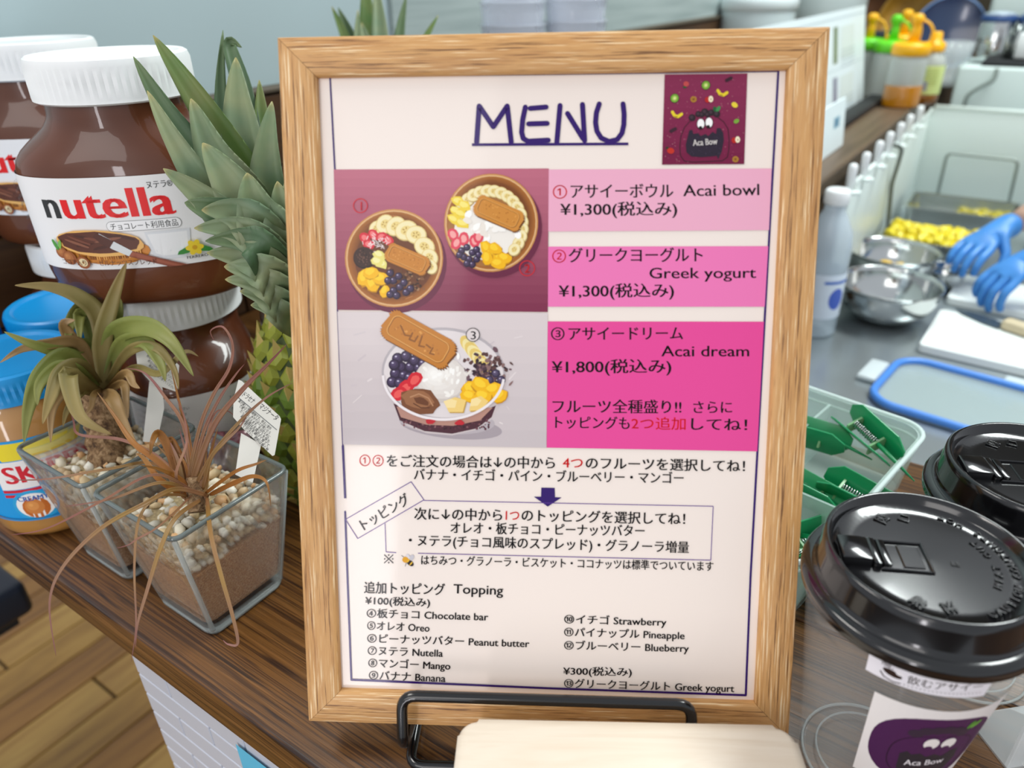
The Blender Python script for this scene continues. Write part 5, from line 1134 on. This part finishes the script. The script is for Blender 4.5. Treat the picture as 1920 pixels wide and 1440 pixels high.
b = bmesh.new(); lathe(b, [(.001, 0), (.026, 0), (.029, .003), (.030, .078), (.027, .093), (.018, .103), (.015, .107)], 32); obj('bottle_body', b, mat('bottle_clear', '#dfe4dc', .15, alpha=.5), t)
b = bmesh.new(); lathe(b, [(.001, .001), (.0292, .002), (.0296, .03), (.001, .031)], 28, cap=False); obj('honey', b, mat('honey_dark', '#8a5410', .2), t)
b = bmesh.new(); lathe(b, [(.0305, .022), (.0307, .023), (.0307, .078), (.0305, .079)], 32, cap=False); lb_ = obj('label', b, mat('label_lime', '#cfdc8c', .5), t)
pr = Print(3e-5); [pr.line([(-.02, .050-.005*i), (.02, .050-.005*i)], .0018, '#a7b45c', caps=False) for i in range(7)]; pr.poly([(-.018, .008), (.002, .008), (.002, .026), (-.018, .026)], '#8d93a5'); pr.build('label_print', M['print'], t, lambda u, v, k: V(((.0309+k)*cos(-1.4+u/.031), (.0309+k)*sin(-1.4+u/.031), .022+v)), cell=.004)
b = bmesh.new(); lathe(b, [(.021, .105), (.022, .107), (.022, .120), (.016, .124), (.012, .126), (.0115, .140), (.009, .143)], 24); obj('cap', b, yel, t)
q = onl(1772, 160); t = thing('water_glass', 'fluted clear drinking glass standing in front of the blue plate', 'glass', (q.x, q.y, ZL))
b = bmesh.new(); fl_ = lambda r, z, a: (r*(1+.03*cos(a*10)*(z < .09))*cos(a), r*(1+.03*cos(a*10)*(z < .09))*sin(a))
lathe(b, [(.028, 0), (.030, .002), (.036, .058), (.040, .063), (.045, .100), (.0435, .100), (.0375, .063), (.033, .058), (.027, .009), (.001, .008)], 80, fl_); obj('glass_body', b, thin_clear('drinking_glass', (.80, .86, .86), .26, .05), t)
q = onl(1778, 128); t_ = obj('blue_plate', (lambda b: lathe(b, [(.001, 0), (.05, 0), (.055, .003), (.088, .012), (.090, .015), (.087, .0145), (.054, .006), (.001, .005)], 56, cap=False))(bmesh.new()), mat('navy_glaze', '#1c3358', .2, coat=.6), loc=(q.x-.01, 2.30, ZL+.100), rot=(R(82), 0, R(12))); obj('rim', (lambda b: tube(b, [(.0885*cos(2*pi*i/48), .0885*sin(2*pi*i/48), .0145) for i in range(48)], .0028, 6, closed=True))(bmesh.new()), mat('plate_rim_blue', '#6f8fbf', .25), t_); tag(t_, 'dark blue plate standing on edge behind the drinking glass', 'plate')
wb = mat('wooden_bowl_wood', '#9b7428', .4, var=.3, vscale=20); wb2 = mat('wooden_bowl_dark', '#5b3512', .45, var=.3, vscale=20)
for (x, y, sc, m_2, lb, rot) in ((1720, 60, .105, wb, 'pale wooden bowl leaning on its side above the squeeze bottles', (R(70), 0, R(-30))), (1668, 70, .115, wb2, 'dark brown wooden bowl standing behind the pale wooden bowl', (R(74), 0, R(-20)))):
    q = at(x, y, ZL+.10); d = ray(x, y); yy = 2.42 if m_2 is wb else 2.56; w_ = aty(x, y, yy)
    tag(obj('wooden_bowl', bowl_mesh(sc, sc*.5), m_2, loc=(w_.x, yy, ZL+sc*1.04), rot=rot), lb, 'bowl')
# white lidded tub, white drum
q = onl(1405, 158); t = thing('lidded_tub', 'white plastic tub with round lid seen above the frame', 'tub', (q.x, q.y, ZL))
b = bmesh.new(); lathe(b, [(.001, 0), (.080, 0), (.086, .004), (.090, .180), (.089, .185)], 48); obj('tub_body', b, mat('tub_plastic', '#d5e3e6', .3), t)
b = bmesh.new(); lathe(b, [(.092, .176), (.0945, .178), (.0945, .198), (.090, .209), (.084, .2105), (.082, .205), (.001, .204)], 56, cap=False); obj('lid', b, mat('tub_lid', '#e9f4f6', .3), t)
q = onl(1545, 150); t = thing('rice_cooker', 'white round kitchen appliance with metal dome behind the tall card', 'appliance', (q.x-.10, q.y+.32, ZL))
b = bmesh.new(); lathe(b, [(.001, 0), (.10, 0), (.108, .01), (.108, .22), (.100, .235)], 40); obj('housing', b, mat('appliance_white', '#b4c0bf', .4), t)
b = bmesh.new(); lathe(b, [(.098, .236), (.09, .262), (.06, .285), (.001, .295)], 40); obj('dome', b, st_m, t)
b = bmesh.new(); lathe(b, [(.014, .29), (.016, .31), (.001, .315)], 16); obj('knob', b, M['black_matt'], t)
# clear cup stacks
clc = thin_clear('clear_cup_stack', (.80, .84, .92), .30, .04)
for i, (px, y0) in enumerate(((962, .62), (1078, .70))):
    w_ = aty(px, 60, y0); t = thing('cup_stack', ['stack of clear plastic cups above the frame, left one', 'stack of clear plastic cups above the frame, right one'][i], 'cups', (w_.x, w_.y, ZL), 0, 'clear cup stacks on the ledge')
    for k in range(9):
        b = bmesh.new(); z0 = .024*k; lathe(b, [(.001, z0), (.028, z0), (.030, z0+.002), (.0385, z0+.085), (.0395, z0+.096), (.0410, z0+.097), (.0410, z0+.099), (.039, z0+.099), (.0378, z0+.085), (.029, z0+.003), (.001, z0+.0025)], 28, cap=False); obj('cup', b, clc, t)
# canisters on a white box
w_ = aty(1895, 128, 2.02); zt0 = w_.z; q0_ = aty(1797, 128, 2.02)
t = thing('appliance_box', 'white cabinet box with a cable, carrying the steel canisters', 'box', (0, 0, 0))
b = bmesh.new(); box(b, q0_.x, q0_.x+.40, 2.02, 2.36, ZT, zt0, .006, 3); obj('housing', b, mat('box_white', '#d8e6e2', .45), t)
b = bmesh.new(); tube(b, smooth_path([aty(1870, 128, 2.012), aty(1862, 150, 2.006), aty(1835, 165, 2.006), aty(1815, 180, 2.006), aty(1808, 200, 2.006)], 6), .0045, 8); obj('cable', b, wr_m, t)
b = bmesh.new(); box(b, q0_.x+.045, q0_.x+.42, 2.04, 2.30, zt0, zt0+.012, .003, 2); tag(obj('black_tray', b, M['black_matt']), 'dark flat tray on the white cabinet under the canisters', 'tray')
blu = mat('canister_blue', '#2c4b80', .3)
for i, px in enumerate((1852, 1922)):
    w_ = aty(px, 118, 2.12); t = thing('steel_canister', ['brushed steel canister with blue rim, left of the pair', 'brushed steel canister with pale side patch at the right picture edge'][i], 'canister', (w_.x, 2.12, zt0+.012), 0, 'steel canisters on the white cabinet')
    b = bmesh.new(); lathe(b, [(.001, 0), (.040, 0), (.041, .003), (.038, .082), (.036, .084)], 40); obj('canister_body', b, st_m, t)
    b = bmesh.new(); lathe(b, [(.0385, .081), (.0400, .083), (.0400, .092), (.037, .094), (.001, .094)], 40); obj('rim', b, blu, t)
    b = bmesh.new(); lathe(b, [(.034, .0945), (.034, .099), (.012, .103), (.001, .103)], 32); obj('lid', b, mat('canister_lid', '#aebcc8', .3), t)
    if i: b = bmesh.new(); box(b, -.026, .026, -.046, -.030, .004, .06, .004, 2); obj('patch', b, M['white_plastic'], t)
w_ = aty(1915, 12, 2.30); b = bmesh.new(); box(b, w_.x-.065, w_.x+.16, 2.24, 2.34, zt0+.0125, zt0+.19, .012, 3)
tag(obj('white_machine', b, mat('machine_white', '#cbd8d4', .4)), 'white boxy kitchen machine behind the canisters', 'appliance')
# ================================================================ PERSON
def skin(name, verts, edges, rad, m, parent, sub=2, root=0):
    me = bpy.data.meshes.new(name); me.from_pydata([tuple(v) for v in verts], edges, []); o = bpy.data.objects.new(name, me); COL.objects.link(o)
    md = o.modifiers.new('s', 'SKIN'); 
    for i, r in enumerate(rad): me.skin_vertices[0].data[i].radius = (r, r) if not isinstance(r, tuple) else r
    me.skin_vertices[0].data[root].use_root = True
    sb_ = o.modifiers.new('u', 'SUBSURF'); sb_.levels = sub; dg = bpy.context.evaluated_depsgraph_get(); em = bpy.data.meshes.new_from_object(o.evaluated_get(dg)); bpy.data.objects.remove(o); bpy.data.meshes.remove(me)
    return obj(name, em, m, parent)
skm = mat('skin', '#b08c78', .5, sss=.1); glv = mat('blue_nitrile_glove', '#3f86cf', .42, var=.10, vscale=30)
W1 = at(1868, 434, -.028); W2 = at(1932, 482, -.036)            # wrists
per = thing('person', 'person in blue disposable gloves and dark top working over the boards', 'person', (.72, 1.30, -.965))
base = V((.72, 1.30, -.965)); per.matrix_basis = Matrix.Translation(base); inv = Matrix.Translation(-base)
hip, ch_, nk = V((.74, 1.30, -.02)), V((.70, 1.29, .36)), V((.67, 1.28, .52))
sL, sR = V((.68, 1.12, .44)), V((.70, 1.46, .44)); eR = V((.40, 1.52, .12)); eL = V((.44, 1.12, .10))
def body(verts, edges, rad, name, m, **k):
    o = skin(name, [v-base for v in verts], edges, rad, m, per, **k); return o
body([hip, (hip+ch_)/2, ch_, nk, nk+V((-.02, 0, .06)), sL, sR, eL, eR, W2+(eL-W2)*.06, W1+(eR-W1)*.06, hip+V((0, -.11, -.06)), hip+V((0, .11, -.06)), hip+V((.0, -.12, -.5)), hip+V((.02, .12, -.5)), hip+V((.02, -.12, -.90)), hip+V((.04, .12, -.90))],
     [(0, 1), (1, 2), (2, 3), (3, 4), (2, 5), (2, 6), (5, 7), (6, 8), (7, 9), (8, 10), (0, 11), (0, 12), (11, 13), (12, 14), (13, 15), (14, 16)],
     [(.12, .15), (.115, .14), (.115, .15), .055, .05, .06, .06, .040, .040, .021, .021, .09, .09, .062, .062, .042, .042], 'body', skm)
hd = nk+V((-.05, 0, .17)); b = bmesh.new(); bmesh.ops.create_uvsphere(b, u_segments=28, v_segments=20, radius=1)
for v in b.verts:
    x, y, z = v.co; j = 1-.22*max(0, -z); f = .010*max(0, -x-.7)*(1 if abs(y) < .25 and -.35 < z < .15 else 0)*8; v.co = V((x*.098*j-f*.02, y*.078*j, z*.118))
obj('head', b, skm, per, loc=hd-base)
for s_ in (-1, 1):
    b = bmesh.new(); bmesh.ops.create_uvsphere(b, u_segments=12, v_segments=8, radius=.012); obj('eye', b, M['white_plastic'], per, loc=hd-base+V((-.082, s_*.032, .005)))
    b = bmesh.new(); bmesh.ops.create_uvsphere(b, u_segments=12, v_segments=8, radius=.03)
    for v in b.verts: v.co.y *= .3
    obj('ear', b, skm, per, loc=hd-base+V((.005, s_*.080, -.005)))
b = bmesh.new(); tube(b, [(-.085, 0, .02), (-.108, 0, -.018), (-.094, 0, -.03)], [.007, .013, .008], 8); obj('nose', b, skm, per, loc=hd-base)
b = bmesh.new(); tube(b, [(-.080, -.024, -.062), (-.092, 0, -.060), (-.080, .024, -.062)], .005, 8); obj('mouth', b, mat('lips', '#8d4f48', .5), per, loc=hd-base)
b = bmesh.new(); bmesh.ops.create_uvsphere(b, u_segments=28, v_segments=20, radius=1)
for v in b.verts: v.co = V((v.co.x*.112+.014, v.co.y*.092, v.co.z*.128+.014)); 
bmesh.ops.delete(b, geom=[v for v in b.verts if v.co.x < -.055 and v.co.z < .075], context='VERTS'); obj('hair', b, mat('black_hair', '#15110f', .6), per, loc=hd-base)
bt_ = mat('dark_top', '#23262b', .85)
body([hip+V((0, 0, -.05)), (hip+ch_)/2, ch_, nk-V((0, 0, .05)), sL, sR, sL+(eL-sL)*.55, sR+(eR-sR)*.55], [(0, 1), (1, 2), (2, 3), (2, 4), (2, 5), (4, 6), (5, 7)], [(.135, .165), (.13, .155), (.13, .165), .065, .072, .072, .060, .060], 'shirt', bt_)
body([hip+V((0, 0, -.04)), hip+V((0, -.11, -.10)), hip+V((0, .11, -.10)), hip+V((.0, -.12, -.5)), hip+V((.02, .12, -.5)), hip+V((.02, -.12, -.86)), hip+V((.04, .12, -.86))], [(0, 1), (0, 2), (1, 3), (2, 4), (3, 5), (4, 6)], [(.13, .16), .10, .10, .075, .075, .058, .058], 'trousers', bt_)
for s_ in (-1, 1):
    b = bmesh.new(); box(b, -.16, .10, -.045, .045, 0, .07, .03, 4); obj('shoe', b, M['black_matt'], per, loc=(hip.x+.03-base.x, hip.y+s_*.12-base.y, 0))
HS = .74
def hand(wrist, elbow, palm_dir, side, curl, name):
    d = V(palm_dir).normalized(); up = V((0, 0, 1)); s_ = d.cross(up).normalized()*side; n = s_.cross(d).normalized()
    if n.z > 0: n = -n
    back = (V(elbow)-V(wrist)).normalized(); w = V(wrist)
    vs = [w+back*.055, w+back*.02, w+d*.02, w+d*.055]; es = [(0, 1), (1, 2), (2, 3)]; rs = [.031, .027, (.030, .022), (.036, .020)]
    for k, (off, L) in enumerate(((-.030, .072), (-.010, .082), (.010, .076), (.029, .060))):
        b0_ = len(vs); root = w+d*.075+s_*off; c = curl
        p1 = root+d*L*.42+n*L*.10*c; p2 = p1+(d*(1-.5*c)+n*.9*c).normalized()*L*.32; p3 = p2+(d*(.7-.9*c)+n*1.1*c).normalized()*L*.28
        vs += [root, p1, p2, p3]; es += [(3, b0_), (b0_, b0_+1), (b0_+1, b0_+2), (b0_+2, b0_+3)]; rs += [.0100, .0092, .0085, .0070]
    b0_ = len(vs); t0 = w+d*.030-s_*.030; t1 = t0+(d*.6-s_*.6+n*.5).normalized()*.034; t2 = t1+(d*.8-s_*.1+n*.5).normalized()*.028
    vs += [t0, t1, t2]; es += [(2, b0_), (b0_, b0_+1), (b0_+1, b0_+2)]; rs += [.0130, .0105, .0085]
    vs = [w+(q_-w)*HS for q_ in vs]; rs = [tuple(a_*HS for a_ in r) if isinstance(r, tuple) else r*HS for r in rs]
    return body(vs, es, rs, name, glv, root=2)
hd1 = (at(1780, 500, -.060)-W1); hand(W1, eR, hd1, 1, .55, 'gloved_hand')
hd2 = (at(1865, 530, -.066)-W2); hand(W2, eL, hd2, 1, .85, 'gloved_hand')
